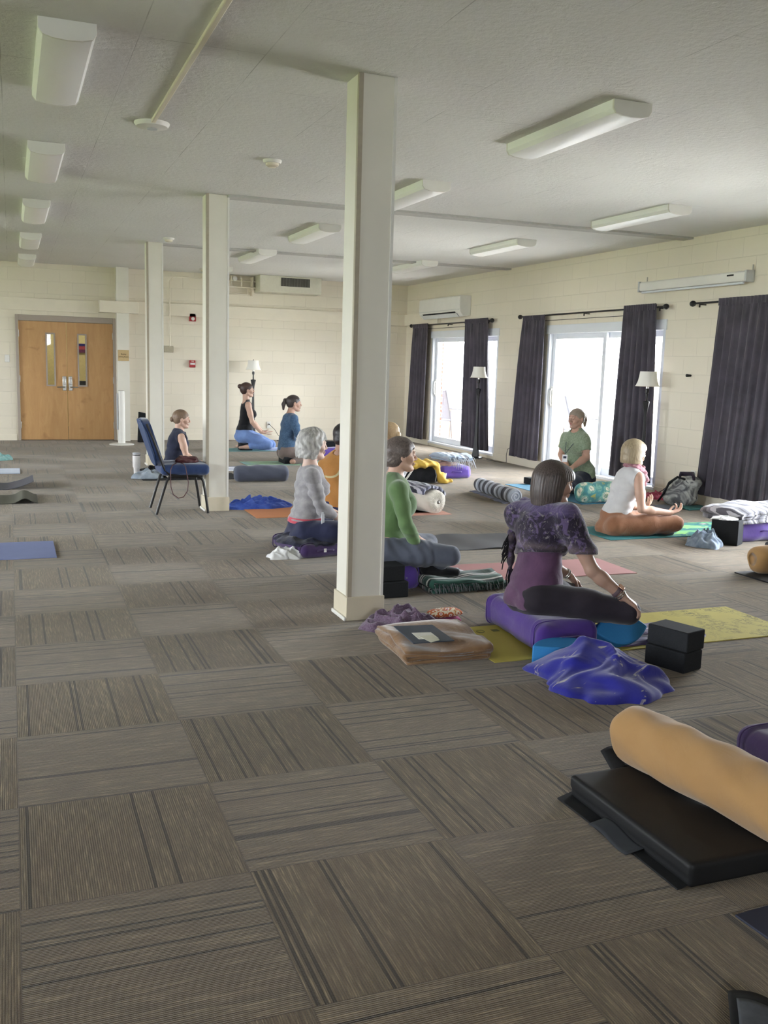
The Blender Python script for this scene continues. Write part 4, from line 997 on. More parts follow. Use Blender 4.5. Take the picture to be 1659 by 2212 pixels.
# ---- woman in the purple shawl on the violet bolster
def p_shawl():
    J = skeleton((cos(.10), sin(.10)), V(1, -.04, -.10), .98,
        pelvis=at(1156, 1277, 4.33), waist=at(1163, 1226, 4.33), chest=at(1172, 1152, 4.33), neck=at(1184, 1092, 4.33), head=at(1197, 1045, 4.33),
        shR=at(1226, 1118, 4.17), elR=at(1279, 1232, 4.05), wrR=at(1344, 1287, 3.97), shL=at(1122, 1112, 4.50), elL=at(1168, 1206, 4.64), wrL=at(1226, 1240, 4.64),
        hipR=at(1168, 1292, 4.23), knR=at(1356, 1322, 3.98), anR=V(2.74, 4.30, .16), toR=V(2.88, 4.40, .13),
        hipL=at(1152, 1278, 4.42), knL=at(1236, 1284, 4.68), anL=V(3.02, 4.42, .075), toL=V(3.1, 4.26, .06), bust=.85)
    J['w'] = .93
    r = person('woman with dark bobbed hair and a purple shawl, cross-legged on a violet bolster', J, (J['pelvis'][0], J['pelvis'][1], .16))
    R = J['wrR']; L = J['wrL']
    dR = nz(at(1378, 1312, 3.94)-R); dL = nz(at(1253, 1266, 4.66)-L)
    body(J, .0042, 'body', sk_tan, r, hands=[lambda vx: add_hand(vx, R, dR, V(-.25, .2, -1), -1, .62, .98, .5), lambda vx: add_hand(vx, L, dL, V(-.2, 0, -1), 1, .5, .95, .4)])
    facebits(J, r, '96685c', '3a2c28')
    hair('longbob', J, hairmat('hair_dark', '2a2220', '6a5d58'), r, .0032, 1.15, 1.)
    hem = (J['pelvis']-V(0, 0, .045), V(.25, 0, -1))
    garment(J, .006, fabric('plum_top', '60405e', '4c324c', 5, 600, .85, .3, .3, 9), r, 'top', shirt_fn(J, .013, hem, None, .07), folds(.003, 38, 1))
    garment(J, .006, fabric('black_leggings', '221d24', '2b252e', 4, 700, .8, .2, .15), r, 'leggings', pants_fn(J, .008, (J['pelvis']+V(0, 0, .02), V(0, 0, 1)), .97), folds(.002, 30, 2))
    # shawl: over both shoulders and upper arms, hem across the back
    def shawl(vx):
        add_torso(vx, J, .029, True)
        for sd in 'RL':
            a, b = J['sh'+sd], J['el'+sd]
            vx.cap(a-V(0, 0, .0), a+(b-a)*.66, .066, .070, .04)
        n = nz(V(-.10, -.22, -1)); vx.cut(at(1262, 1196, 4.06)-V(0, 0, .0), n)
        vx.ell(J['neck']+V(.01, 0, .03), V(.082, .078, .06), None, .006, 'd')
    t = NT('shawl_print', .85, .2, .35); co = t.coord(); z = t.sep(co)[2]
    zb = t.math('ADD', z, t.math('MULTIPLY', t.noise(co, 9, 3), .05))
    base = t.ramp(t.math('MULTIPLY', zb, 1.35), [(0., '3d3340'), (.475, '463c44'), (.49, '241c2c'), (.53, '574a50'), (.575, '2a2034'), (.74, '231b2c'), (.78, '4c3f66')])
    pat = t.ramp(t.noise(co, 17, 4, .6, 1.4), [(.52, G4(0)), (.60, G4(1))]); pat2 = t.ramp(t.noise(t.scale(co, (40, 14, 22)), 1., 3, .6, 2.), [(.60, G4(0)), (.66, G4(1))])
    c = t.mix(t.math('MULTIPLY', pat, .55), base, lin('6d5a86')); c = t.mix(t.math('MULTIPLY', pat2, .5), c, lin('8f8a86'))
    t.set(t.b.inputs['Base Color'], c); t.bump(t.math('ADD', t.noise(co, 14, 4, .6, 1.), t.math('MULTIPLY', t.noise(co, 500, 2), .1)), .5, .02)
    m_sh = t.m
    def fd(x, y, z): return .0035*np.sin(40*z+26*(y-4.2)+2.2*wn(x, y, z, 9, .5))+.005*wn(x, y, z, 15, 2)+.0015*wn(x, y, z, 60, 1)
    garment(J, .005, m_sh, r, 'shawl', shawl, fd)
    # hanging end with knotted fringe
    a = at(1135, 1088, 4.50); b = at(1108, 1150, 4.53); c_ = at(1103, 1200, 4.53); d = at(1102, 1248, 4.53)
    def tail(vx):
        vx.cap(J['neck']+V(-.03, .05, 0), a, .03, .028, .02); vx.cap(a, b, .03, .026, .02); vx.cap(b, c_, .024, .02, .02); vx.cap(c_, d, .017, .012, .01)
    garment(J, .005, m_sh, r, 'shawl_end', tail, folds(.006, 50, 4))
    fr = M(); rr = random.Random(4)
    for k in range(26):
        u = k/25; p0 = a*(1-u)+b*u if u < .5 else b*(1-(u-.5)*2)+c_*(u-.5)*2
        p0 = p0+V(-.02, 0, 0); q = p0+V(-.03+rr.uniform(-.012, .012), rr.uniform(-.01, .01), -.05-rr.uniform(0, .03))
        fr.tube([p0, (p0+q)/2+V(-.01, 0, 0), q], [.004, .0035, .003], 5)
    for k in range(14):
        p0 = c_*.4+d*.6+V(rr.uniform(-.02, .02), rr.uniform(-.015, .015), 0); q = p0+V(rr.uniform(-.01, .01), 0, -.08-rr.uniform(0, .04)); mdl = (p0+q)/2+V(rr.uniform(-.012, .012), 0, 0)
        fr.tube([p0, mdl, q], .0032, 5)
    obj('fringe', fr, plain('fringe_black', '19161b', .9), r, world=True)
    # watch and bracelets
    fa = nz(J['wrR']-J['elR']); w0 = J['wrR']-fa*.035; ww = frame(fa)
    wt = M().lathe([(.031, -.010), (.0325, -.006), (.0325, .006), (.031, .010)], n=26).tf(rot=frame(fa)[:, [1, 2, 0]], loc=w0)
    wo = obj('watch_band', wt, plain('watch_band', '5c4a50', .5), r, world=True)
    nrm = nz(V(.1, -.55, .85)-fa*(V(.1, -.55, .85)@fa)); Rw = np.stack([fa, np.cross(nrm, fa), nrm], 1)
    cs = M().box((0, 0, 0), (.036, .03, .009)).tf(rot=Rw, loc=w0+nrm*.036)
    obj('watch_case', cs, plain('rose_metal', 'c79a80', .25, .6, 1.), wo, world=True, bevel=.003)
    obj('watch_screen', M().box((0, 0, 0), (.028, .023, .0015)).tf(rot=Rw, loc=w0+nrm*.0415), plain('watch_glass', 'b98f78', .15), wo, world=True)
    for q, dq in ((J['wrR'], fa), (J['wrL'], nz(J['wrL']-J['elL']))):
        ang = np.linspace(0, 2*pi, 25); fr_ = frame(dq)
        for o_ in (.0, -.012):
            obj('bracelet', M().tube([q+dq*(o_-.004)+fr_[:, 1]*.031*cos(a_)+fr_[:, 2]*.027*sin(a_) for a_ in ang], .0028, 7), m_metal, r, world=True)
    e = J['head']+headfr(J['F']) @ V(.0, -.086, -.045)
    obj('earring', M().lathe([(.001, -.006), (.005, 0), (.001, .006)], e, 10), m_metal, r, world=True)
p_shawl()

# ---- woman in the green sweater
def p_green():
    J = skeleton((1, -.04), V(1, -.12, -.02), .965,
        pelvis=at(832, 1182, 5.75), waist=at(836, 1136, 5.75), chest=at(846, 1084, 5.75), neck=at(851, 1030, 5.75), head=at(866, 984, 5.75),
        shR=at(862, 1058, 5.58), elR=at(876, 1130, 5.53), wrR=at(901, 1178, 5.53), shL=at(838, 1050, 5.93), elL=at(858, 1120, 5.99), wrL=at(898, 1160, 5.97),
        hipR=at(838, 1190, 5.62), knR=at(973, 1200, 5.47), anR=at(900, 1236, 5.73), toR=at(1000, 1243, 5.77),
        hipL=at(835, 1178, 5.88), knL=at(925, 1172, 6.11), anL=at(926, 1231, 5.55), toL=at(992, 1236, 5.55), w=1.06, dp=1.12, bust=1.2, lw=1.04)
    r = person('woman with short dark hair, green sweater and grey leggings behind the nearest column', J, (J['pelvis'][0], 5.75, .08))
    R, L = J['wrR'], J['wrL']
    body(J, .005, 'body', sk_fair, r, hands=[lambda vx: add_hand(vx, R, V(.75, .45, -.35), V(0, .2, -1), -1, .45), lambda vx: add_hand(vx, L, V(.8, -.2, -.4), V(0, 0, -1), 1, .45)])
    facebits(J, r, 'b27e70', '6d5a4e', True)
    hair('crop', J, hairmat('hair_browngrey', '4a403c', '7d706a', (90, 90, 90)), r, .0035, 1.5, 3.)
    hem = (J['pelvis']+V(0, 0, .045), V(.25, 0, -1))
    garment(J, .006, fabric('green_knit', '5f7e4c', '567345', 7, 500, .9, .4, .25, 8), r, 'sweater', shirt_fn(J, .013, hem, .72, .074), lambda x, y, z: .005*wn(x, y, z, 26, 2)+.004*np.sin(70*z+25*x+3*wn(x, y, z, 12))*(z < .38))
    garment(J, .006, fabric('white_undershirt', 'e3e4ea', 'd3d5de', 5), r, 'undershirt', lambda vx: (vx.loft(torso_st(J, .012, 1.06, 1.12)[:3], .03), vx.cut(J['pelvis']+V(0, 0, .055), (0, 0, 1)), vx.cut(J['pelvis']+V(0, 0, -.0), V(.15, 0, -1))), folds(.003, 30))
    garment(J, .006, fabric('grey_leggings', '4d525f', '5a6070', 5, 700, .8, .25, .2), r, 'leggings', pants_fn(J, .008, (J['pelvis']+V(0, 0, .03), V(0, 0, 1)), .82), lambda x, y, z: .003*wn(x, y, z, 34, 3)+.003*np.sin(85*x+40*z+3*wn(x, y, z, 12))*(x < 2.5))
    garment(J, .005, fabric('black_sock', '141416', '1e1e22', 9), r, 'sock', lambda vx: (add_foot(vx, J['anL'], J['toL'], .031, .02, .007), vx.cap(J['anL']+(J['knL']-J['anL'])*.22, J['anL'], .04, .038)))
p_green()

# ---- grey-haired woman on the purple cushion
def p_grey():
    J = skeleton((1, .05), V(1, .02, -.06), .99,
        pelvis=at(657, 1143, 6.95), waist=at(664, 1104, 6.95), chest=at(671, 1050, 6.95), neck=at(670, 1004, 6.95), head=at(677, 961, 6.95),
        shR=at(674, 1028, 6.79), elR=at(695, 1100, 6.76), wrR=at(730, 1118, 6.76), shL=at(664, 1024, 7.11), elL=at(684, 1092, 7.16), wrL=at(725, 1108, 7.16),
        hipR=at(664, 1150, 6.83), knR=at(765, 1150, 6.62), anR=V(2.35, 6.98, .2), toR=V(2.45, 7.1, .18),
        hipL=at(662, 1144, 7.07), knL=at(758, 1132, 7.32), anL=V(2.55, 6.92, .16), toL=V(2.6, 6.78, .14), w=.95)
    r = person('woman with wavy grey hair in a grey sweater, sitting on a dark purple cushion', J, (J['pelvis'][0], 6.95, .16))
    R, L = J['wrR'], J['wrL']
    body(J, .005, 'body', sk_pale, r, hands=[lambda vx: add_hand(vx, R, V(1, .1, -.1), V(0, .3, 1), 1, .4), lambda vx: add_hand(vx, L, V(1, 0, -.1), V(0, 0, 1), -1, .4)])
    facebits(J, r, 'b98a7c', '8a8580')
    hair('wavy', J, hairmat('hair_grey', '8d8b88', 'd4d2ce', (70, 70, 14)), r, .0032, 2.0, 1.5)
    hem = (J['pelvis']+V(0, 0, .085), V(.05, 0, -1))
    garment(J, .006, fabric('grey_knit', 'a3a0a2', '8b888c', 16, 420, .92, .4, .35, 10), r, 'sweater', shirt_fn(J, .011, hem, .62, .07), lambda x, y, z: .004*np.sin(95*z+2*wn(x, y, z, 15))*(z < .55)+.003*wn(x, y, z, 30, 2))
    garment(J, .006, fabric('coral_hem', 'c94b5c', 'b84152', 6), r, 'undershirt', lambda vx: (vx.loft(torso_st(J, .012, .95, 1)[:3], .03), vx.cut(J['pelvis']+V(0, 0, .1), (0, 0, 1)), vx.cut(J['pelvis']+V(0, 0, .062), V(.05, 0, -1))))
    garment(J, .006, fabric('navy_leggings', '252945', '2e3250', 5, 700, .8, .25, .15), r, 'leggings', pants_fn(J, .009, (J['pelvis']+V(0, 0, .075), V(0, 0, 1)), .9), folds(.003, 34, 3))
    c_ = at(697, 1120, 6.72)
    obj('sash_end', M().prism([(c_[0]-.012, c_[2]-.085), (c_[0]+.014, c_[2]-.085), (c_[0]+.010, c_[2]+.05), (c_[0]-.01, c_[2]+.05)], 6.712, 6.72, 1), plain('sash_white', 'dcdee6', .8), r, world=True)
    n = J['neck']; ang = np.linspace(-2.4, 2.4, 24)
    obj('necklace', M().tube([n+V(.062*cos(a_)*1.+.012, .058*sin(a_), .012-.03*cos(a_/2)**2) for a_ in ang], .0018, 6), plain('cord_brown', '6a4a3a', .6), r, world=True)
p_grey()

# ---- woman in the white sleeveless top
def p_white():
    J = skeleton((1, .03), V(1, -.05, -.05), .98,
        pelvis=at(1327, 1130, 7.1), waist=at(1338, 1093, 7.1), chest=at(1352, 1052, 7.1), neck=at(1366, 1012, 7.1), head=at(1371, 979, 7.1),
        shR=at(1380, 1032, 6.94), elR=at(1386, 1100, 6.88), wrR=at(1447, 1108, 6.86), shL=at(1352, 1024, 7.27), elL=at(1366, 1090, 7.36), wrL=at(1392, 1098, 7.44),
        hipR=at(1332, 1136, 6.98), knR=at(1459, 1131, 6.84), anR=at(1400, 1150, 7.05), toR=at(1420, 1153, 7.2),
        hipL=at(1330, 1128, 7.22), knL=at(1436, 1118, 7.5), anL=at(1420, 1150, 6.96), toL=at(1458, 1149, 6.86), w=.94)
    r = person('blond woman in a white sleeveless top and rust trousers on a teal mat', J, (J['pelvis'][0], 7.1, 0))
    R, L = J['wrR'], J['wrL']
    body(J, .005, 'body', sk_fair, r, hands=[lambda vx: add_hand(vx, R, V(1, .05, .22), V(-.2, .1, 1), 1, .62, .95, .2, mudra=True), lambda vx: add_hand(vx, L, V(.7, .1, .7), V(-.6, 0, .6), -1, .5, .9)])
    facebits(J, r, 'b98578', '8f7a5e')
    hair('bob', J, hairmat('hair_blond', '85745a', 'b8a684', (120, 120, 12)), r, .0035, 1.5, 2.)
    hem = (J['waist']+(J['pelvis']-J['waist'])*.33, V(.15, 0, -1))
    garment(J, .006, fabric('white_linen', 'cfcfd0', 'c2c2c5', 6, 400, .85, .2, .3, 7), r, 'sleeveless_top', shirt_fn(J, .013, hem, None, .066), lambda x, y, z: .005*wn(x, y, z, 20, 2)+.003*np.sin(60*z+30*x+3*wn(x, y, z, 10))*(z < .4))
    garment(J, .006, fabric('rust_trousers', '9a6a4b', '8b5c3f', 5, 600, .85, .3, .35, 8), r, 'trousers', pants_fn(J, .014, (J['waist']+(J['pelvis']-J['waist'])*.25, V(0, 0, 1)), .85), lambda x, y, z: .003*wn(x, y, z, 24, 4)+.0015*np.sin(60*x-50*z+3*wn(x, y, z, 9)))
    garment(J, .005, fabric('grey_sock', '4a4a50', '5c5c60', 9), r, 'sock', lambda vx: (add_foot(vx, J['anL'], J['toL'], .031, .02, .006),))
    def scarf(vx):
        n = J['neck']
        for k, a_ in enumerate(np.linspace(0, 2*pi, 15)[:-1]):
            p = lambda q: n+V(.068*cos(q)+.012, .066*sin(q), .016-.028*cos(q))
            vx.cap(p(a_), p(a_+2*pi/14), .024, .024, .015)
        vx.cap(n+V(.085, -.03, 0), n+V(.115, -.045, -.09), .026, .03, .02); vx.cap(n+V(.115, -.045, -.09), n+V(.118, -.04, -.14), .028, .014, .02)
    garment(J, .005, fabric('pink_scarf', 'b57f88', '8f5f6a', 40, 500, .9, .3, .4, 20), r, 'scarf', scarf, lambda x, y, z: .005*np.sin(120*z+60*x+3*wn(x, y, z, 20))+.003*wn(x, y, z, 50))
p_white()

# ---- instructor in the green tee
def p_teacher():
    J = skeleton((-1, -.35), V(-1, -.30, -.05), 1.02,
        pelvis=at(1255, 1027, 9.7), waist=at(1248, 1000, 9.7), chest=at(1245, 962, 9.7), neck=at(1247, 931, 9.7), head=at(1245, 905, 9.7),
        shL=at(1262, 948, 9.56), elL=at(1266, 988, 9.50), wrL=at(1240, 1007, 9.46), shR=at(1224, 944, 9.86), elR=at(1213, 982, 9.90), wrR=at(1224, 1004, 9.66),
        hipL=at(1256, 1034, 9.58), knL=at(1226, 1052, 9.30), anL=at(1268, 1056, 9.62), toL=at(1285, 1056, 9.7),
        hipR=at(1250, 1032, 9.82), knR=at(1206, 1044, 9.8), anR=at(1258, 1046, 10.), toR=at(1272, 1048, 10.05), w=1.12, dp=1.1, bust=1.1, aw=1.15)
    for k in ('knL', 'anL', 'toL', 'knR', 'anR', 'toR'): J[k][2] = max(.055, min(J[k][2], .1))
    r = person('woman in a green tee with a lanyard, kneeling and facing left', J, (J['pelvis'][0], 9.7, .0))
    R, L = J['wrR'], J['wrL']
    body(J, .006, 'body', sk_warm, r, hands=[lambda vx: add_hand(vx, R, V(-.4, -.6, -.35), V(0, 0, -1), 1, .4), lambda vx: add_hand(vx, L, V(-.9, .1, -.3), V(0, 0, -1), -1, .4)])
    facebits(J, r, 'a8665e', '7a6a58')
    hair('pony', J, hairmat('hair_ash', '7f7264', 'a89a88'), r, .0045, 1., 5.)
    hem = (J['pelvis']+V(0, 0, -.02), V(0, 0, -1))
    garment(J, .007, fabric('green_heather', '728268', '8d9c84', 60, 300, .9, .2, .25, 8), r, 'tee', shirt_fn(J, .012, hem, ('u', .62), .068), folds(.004, 26, 2))
    garment(J, .007, fabric('navy_trousers', '232a3c', '2b3346', 5), r, 'trousers', pants_fn(J, .01, (J['pelvis']+V(0, 0, .05), V(0, 0, 1)), .95), folds(.003, 28, 3))
    n = J['neck']; c_ = J['chest']; fwd = J['B']; bd = at(1220, 990, 9.45)
    lo = M().tube([n+V(0, -.06, .01), c_+fwd*.12+J['L']*.06+V(0, 0, .04), bd+V(0, 0, .05)], .003, 6)
    ly = obj('lanyard', lo, plain('lanyard_blue', '2c3550', .7), r, world=True)
    obj('lanyard', M().tube([n+V(0, .06, .01), c_+fwd*.13-J['L']*.05+V(0, 0, .04), bd+V(0, 0, .05)], .003, 6), plain('lanyard_blue', '2c3550', .7), r, world=True)
    fb = frame(V(-.5, -1, .05)); 
    bo = obj('name_badge', M().box((0, 0, 0), (.004, .058, .085)).tf(rot=fb, loc=bd), plain('badge_white', 'e8e8ec', .4, bump=0), r, world=True)
    obj('badge_photo', M().box((.003, 0, .012), (.002, .036, .026)).tf(rot=fb, loc=bd), plain('badge_dark', '2e3448', .4), bo, world=True)
p_teacher()

# ---- woman in the black tank top, kneeling at the back wall
def p_black():
    J = skeleton((1, 0), V(1, -.05, .02), 1.02,
        pelvis=at(527, 938, 15.2), waist=at(530, 918, 15.2), chest=at(535, 893, 15.2), neck=at(532, 865, 15.2), head=at(534, 843, 15.2),
        shR=at(536, 875, 15.05), elR=at(545, 912, 15.0), wrR=at(564, 934, 15.0), shL=at(533, 874, 15.36), elL=at(543, 908, 15.42), wrL=at(566, 932, 15.4),
        hipR=at(530, 941, 15.1), knR=at(580, 961, 15.03), anR=at(538, 965, 15.05), toR=at(514, 967, 15.08),
        hipL=at(530, 938, 15.3), knL=at(586, 960, 15.38), anL=at(535, 962, 15.35), toL=at(508, 964, 15.33), w=.93, bust=.95)
    r = person('woman with a dark bun, black tank top and blue trousers, kneeling by the back wall', J, (J['pelvis'][0], 15.2, 0))
    R, L = J['wrR'], J['wrL']
    body(J, .0065, 'body', sk_fair, r, hands=[lambda vx: add_hand(vx, R, V(1, 0, -.25), V(.2, 0, 1), 1, .15), lambda vx: add_hand(vx, L, V(1, 0, -.1), V(0, 0, 1), -1, .2)])
    facebits(J, r, 'b87068', '3c2a24')
    hair('bun', J, hairmat('hair_darkbrown', '33231f', '5b423a'), r, .0045, 1.1, 2.)
    hem = (J['pelvis']+V(0, 0, .045), V(-.1, 0, -1))
    garment(J, .0065, fabric('black_tank', '17171b', '202026', 5), r, 'tank_top', shirt_fn(J, .009, hem, None, .085, neckz=-.03), folds(.003, 30, 2))
    garment(J, .0065, fabric('blue_trousers', '7392cc', '6482bd', 5, 600, .85, .2, .3, 8), r, 'trousers', pants_fn(J, .013, (J['pelvis']+V(0, 0, .075), V(0, 0, 1)), .92), folds(.004, 26, 3))
p_black()

# ---- woman with a ponytail in the blue shirt
def p_blue():
    J = skeleton((1, -.03), V(1, -.06, -.05), 1.0,
        pelvis=at(621, 972, 13.2), waist=at(621, 947, 13.2), chest=at(625, 918, 13.2), neck=at(627, 893, 13.2), head=at(635, 872, 13.2),
        shR=at(634, 904, 13.05), elR=at(643, 938, 13.0), wrR=at(665, 952, 13.0), shL=at(629, 902, 13.36), elL=at(640, 935, 13.4), wrL=at(662, 950, 13.4),
        hipR=at(626, 977, 13.1), knR=at(680, 986, 13.0), anR=at(634, 997, 12.98), toR=at(612, 999, 13.35),
        hipL=at(626, 974, 13.32), knL=at(680, 982, 13.45), anL=at(634, 992, 13.52), toL=at(612, 993, 13.5), w=1.02)
    r = person('woman with a dark ponytail in a blue patterned shirt, sitting on a black block', J, (J['pelvis'][0], 13.2, .1))
    R, L = J['wrR'], J['wrL']
    body(J, .0065, 'body', sk_warm, r, hands=[lambda vx: add_hand(vx, R, V(1, 0, -.2), V(0, 0, -1), -1, .4), lambda vx: add_hand(vx, L, V(1, 0, -.1), V(0, 0, -1), 1, .4)])
    facebits(J, r, 'a0605a', '4a3a34')
    hair('pony', J, hairmat('hair_black', '2b2422', '5a4f4c'), r, .0045, 1., 5.)
    hem = (J['pelvis']+V(0, 0, .0), V(-.05, 0, -1))
    garment(J, .0065, fabric('blue_print', '4a6685', '37506c', 55, 300, .9, .2, .3, 8), r, 'shirt', shirt_fn(J, .014, hem, .5, .066), folds(.006, 24, 2))
    garment(J, .0065, fabric('taupe_trousers', '7b6c66', '6c5e58', 5), r, 'trousers', pants_fn(J, .012, (J['pelvis']+V(0, 0, .05), V(0, 0, 1)), .95), folds(.004, 26, 3))
p_blue()

# ---- woman in the dark vest behind the chair
def p_vest():
    J = skeleton((1, .0), V(1, -.06, -.1), .97,
        pelvis=at(376, 1010, 11.8), waist=at(377, 985, 11.8), chest=at(383, 957, 11.8), neck=at(387, 930, 11.8), head=at(392, 906, 11.8),
        shR=at(392, 945, 11.65), elR=at(402, 984, 11.6), wrR=at(425, 1000, 11.6), shL=at(386, 942, 11.96), elL=at(398, 980, 12.0), wrL=at(423, 996, 12.0),
        hipR=at(380, 1016, 11.7), knR=at(450, 1018, 11.5), anR=V(2.05, 11.9, .06), toR=V(2.15, 12.0, .05),
        hipL=at(380, 1012, 11.92), knL=at(446, 1010, 12.15), anL=V(2.15, 11.72, .05), toL=V(2.2, 11.6, .05), w=.92)
    r = person('woman with a low light-brown bun in a navy sleeveless top, sitting behind the blue chair', J, (J['pelvis'][0], 11.8, .02))
    R, L = J['wrR'], J['wrL']
    body(J, .006, 'body', sk_fair, r, hands=[lambda vx: add_hand(vx, R, V(1, 0, -.2), V(0, 0, -1), -1, .4), lambda vx: add_hand(vx, L, V(1, 0, -.1), V(0, 0, -1), 1, .4)])
    facebits(J, r, 'b06c64', '6a5444')
    o, Rr = hair('pony0', J, hairmat('hair_lightbrown', '6b5543', '9c8268'), r, .004, 1., 2.)
    hem = (J['pelvis']+V(0, 0, -.04), V(0, 0, -1))
    garment(J, .006, fabric('navy_vest', '232739', '2c3148', 6, 500, .9, .2, .35, 9), r, 'sleeveless_top', shirt_fn(J, .016, hem, None, .066), folds(.005, 28, 2))
    garment(J, .0065, fabric('black_trousers', '1c1c22', '26262c', 5), r, 'trousers', pants_fn(J, .01, (J['pelvis']+V(0, 0, .03), V(0, 0, 1)), .92), folds(.003, 26, 3))
    q = J['wrR']-nz(J['wrR']-J['elR'])*.01; fr_ = frame(J['wrR']-J['elR'])
    obj('wristwatch', M().tube([q+fr_[:, 1]*.031*cos(a_)+fr_[:, 2]*.027*sin(a_) for a_ in np.linspace(0, 2*pi, 20)], .006, 7), m_dark, r, world=True)
p_vest()

# ---- person in the orange tee, mostly behind the nearest column
def p_orange():
    J = skeleton((.45, .9), V(.55, .84, -.1), 1.03,
        pelvis=at(738, 1086, 8.75), waist=at(738, 1054, 8.75), chest=at(738, 1014, 8.75), neck=at(734, 980, 8.75), head=at(740, 944, 8.82),
        shL=at(705, 1003, 8.84), elL=at(700, 1056, 8.86), wrL=at(722, 1080, 9.12), shR=at(772, 1004, 8.66), elR=at(784, 1055, 8.7), wrR=at(775, 1078, 9.0),
        hipL=at(722, 1090, 8.85), knL=at(712, 1088, 9.3), anL=at(745, 1094, 9.25), toL=at(760, 1094, 9.2),
        hipR=at(752, 1092, 8.75), knR=at(800, 1092, 9.05), anR=at(745, 1094, 9.1), toR=at(730, 1094, 9.1), w=1.1, dp=1.05, bust=.6)
    r = person('short-haired person in an orange tee, seen from behind beside the nearest column', J, (J['pelvis'][0], 8.75, .02))
    R, L = J['wrR'], J['wrL']
    body(J, .0065, 'body', sk_warm, r, hands=[lambda vx: add_hand(vx, R, V(.3, .9, -.2), V(0, 0, -1), -1, .4), lambda vx: add_hand(vx, L, V(.4, .8, -.1), V(0, 0, -1), 1, .4)])
    hair('short', J, hairmat('hair_blackshort', '1d1a1b', '3a3436', (90, 90, 90)), r, .004, 1.5, 5.)
    hem = (J['pelvis']+V(0, 0, -.03), V(0, 0, -1))
    t = NT('orange_tee_cloth', .9, .15, .25); co = t.coord(); s3 = t.sep(co)
    rr_ = t.math('SQRT', t.math('ADD', t.math('POWER', t.math('SUBTRACT', s3[0], -.16), 2.), t.math('POWER', t.math('SUBTRACT', s3[2], .42), 2.)))
    cres = t.math('MULTIPLY', t.math('GREATER_THAN', rr_, .085), t.math('LESS_THAN', rr_, .105)); cres = t.math('MULTIPLY', cres, t.math('LESS_THAN', s3[2], .40))
    t.set(t.b.inputs['Base Color'], t.mix(t.math('MULTIPLY', cres, .8), t.mix(t.noise(co, 6, 3), lin('bf8640'), lin('ab7432')), lin('c9c79a'))); t.bump(t.noise(co, 9, 4, .5, 1.), .4, .02)
    garment(J, .0065, t.m, r, 'tee', shirt_fn(J, .016, hem, ('u', .8), .066), lambda x, y, z: .009*wn(x, y, z, 18, 2)+.006*np.sin(26*z+20*x+3*wn(x, y, z, 8)))
    garment(J, .0065, fabric('navy_stripe_trousers', '2c3358', '3a4270', 5), r, 'trousers', pants_fn(J, .012, (J['pelvis']+V(0, 0, .02), V(0, 0, 1)), .95), folds(.004, 26, 3))
p_orange()

# ---- blond person behind the green-sweater woman
def p_blond():
    J = skeleton((-.55, .83), V(-.6, .8, -.05), .98,
        pelvis=at(846, 1047, 9.2), waist=at(846, 1022, 9.2), chest=at(846, 990, 9.2), neck=at(844, 962, 9.2), head=at(840, 937, 9.2),
        shR=at(868, 978, 9.3), elR=at(872, 1015, 9.35), wrR=at(860, 1035, 9.55), shL=at(824, 980, 9.12), elL=at(818, 1018, 9.15), wrL=at(820, 1035, 9.4),
        hipR=at(856, 1052, 9.25), knR=at(872, 1052, 9.6), anR=at(845, 1056, 9.6), toR=at(835, 1056, 9.55),
        hipL=at(836, 1052, 9.15), knL=at(806, 1052, 9.4), anL=at(838, 1056, 9.5), toL=at(850, 1056, 9.5), w=.95)
    r = person('blond person whose head shows just above the woman in green', J, (J['pelvis'][0], 9.2, .02))
    R, L = J['wrR'], J['wrL']
    body(J, .007, 'body', sk_fair, r, hands=[lambda vx: add_hand(vx, R, V(-.3, .9, -.2), V(0, 0, -1), -1, .4), lambda vx: add_hand(vx, L, V(-.1, .9, -.1), V(0, 0, -1), 1, .4)])
    hair('pony0', J, hairmat('hair_gold', '9a7d58', 'cdb48a'), r, .0045, 1.3, 5.)
    garment(J, .007, fabric('white_collar_shirt', 'e4e4e6', 'd2d2d8', 6), r, 'shirt', shirt_fn(J, .012, (J['pelvis']+V(0, 0, -.0), V(0, 0, -1)), .5, .066), folds(.005, 24, 2))
    garment(J, .007, fabric('charcoal_trousers', '2c2c30', '38383c', 5), r, 'trousers', pants_fn(J, .012, (J['pelvis']+V(0, 0, .05), V(0, 0, 1)), .95), folds(.004, 26, 3))
p_blond()
# ================================================================== things on the floor
def mat_sheet(name, lb, p0, p1, mat, th=.005, rz=0, ripple=.0, curl=None, cat='yoga mat', group='yoga mats on the carpet', z=0.):
    """a mat lying between two opposite corners; curl = (end, height) lifts one end"""
    x0, y0 = p0; x1, y1 = p1; nu, nv = 60, 14
    u = np.linspace(0, 1, nu)[:, None]; v = np.linspace(0, 1, nv)[None, :]
    P = np.zeros((nu, nv, 3)); P[..., 0] = x0+(x1-x0)*u+0*v; P[..., 1] = y0+(y1-y0)*v+0*u
    P[..., 2] = th+z+ripple*(1+np.sin(9*u*6.28/3+2*v))*.5*np.abs(np.sin(5*u+1.3))
    if curl:
        L = abs(x1-x0); d = (1-u)*L if curl[0] == 'r' else u*L
        P[..., 2] += curl[1]*np.clip(1-d/.28, 0, 1)**1.6*(1+0*v)
        if len(curl) > 2: P[..., 2] += curl[2]*np.exp(-((d-.12)/.07)**2)
    if rz:
        c = V((x0+x1)/2, (y0+y1)/2, 0); P = (P-c) @ rotz(rz).T+c
    m = M().grid(P, th*.9)
    return tag(obj(name, m, mat, angle=60), lb, cat, group)
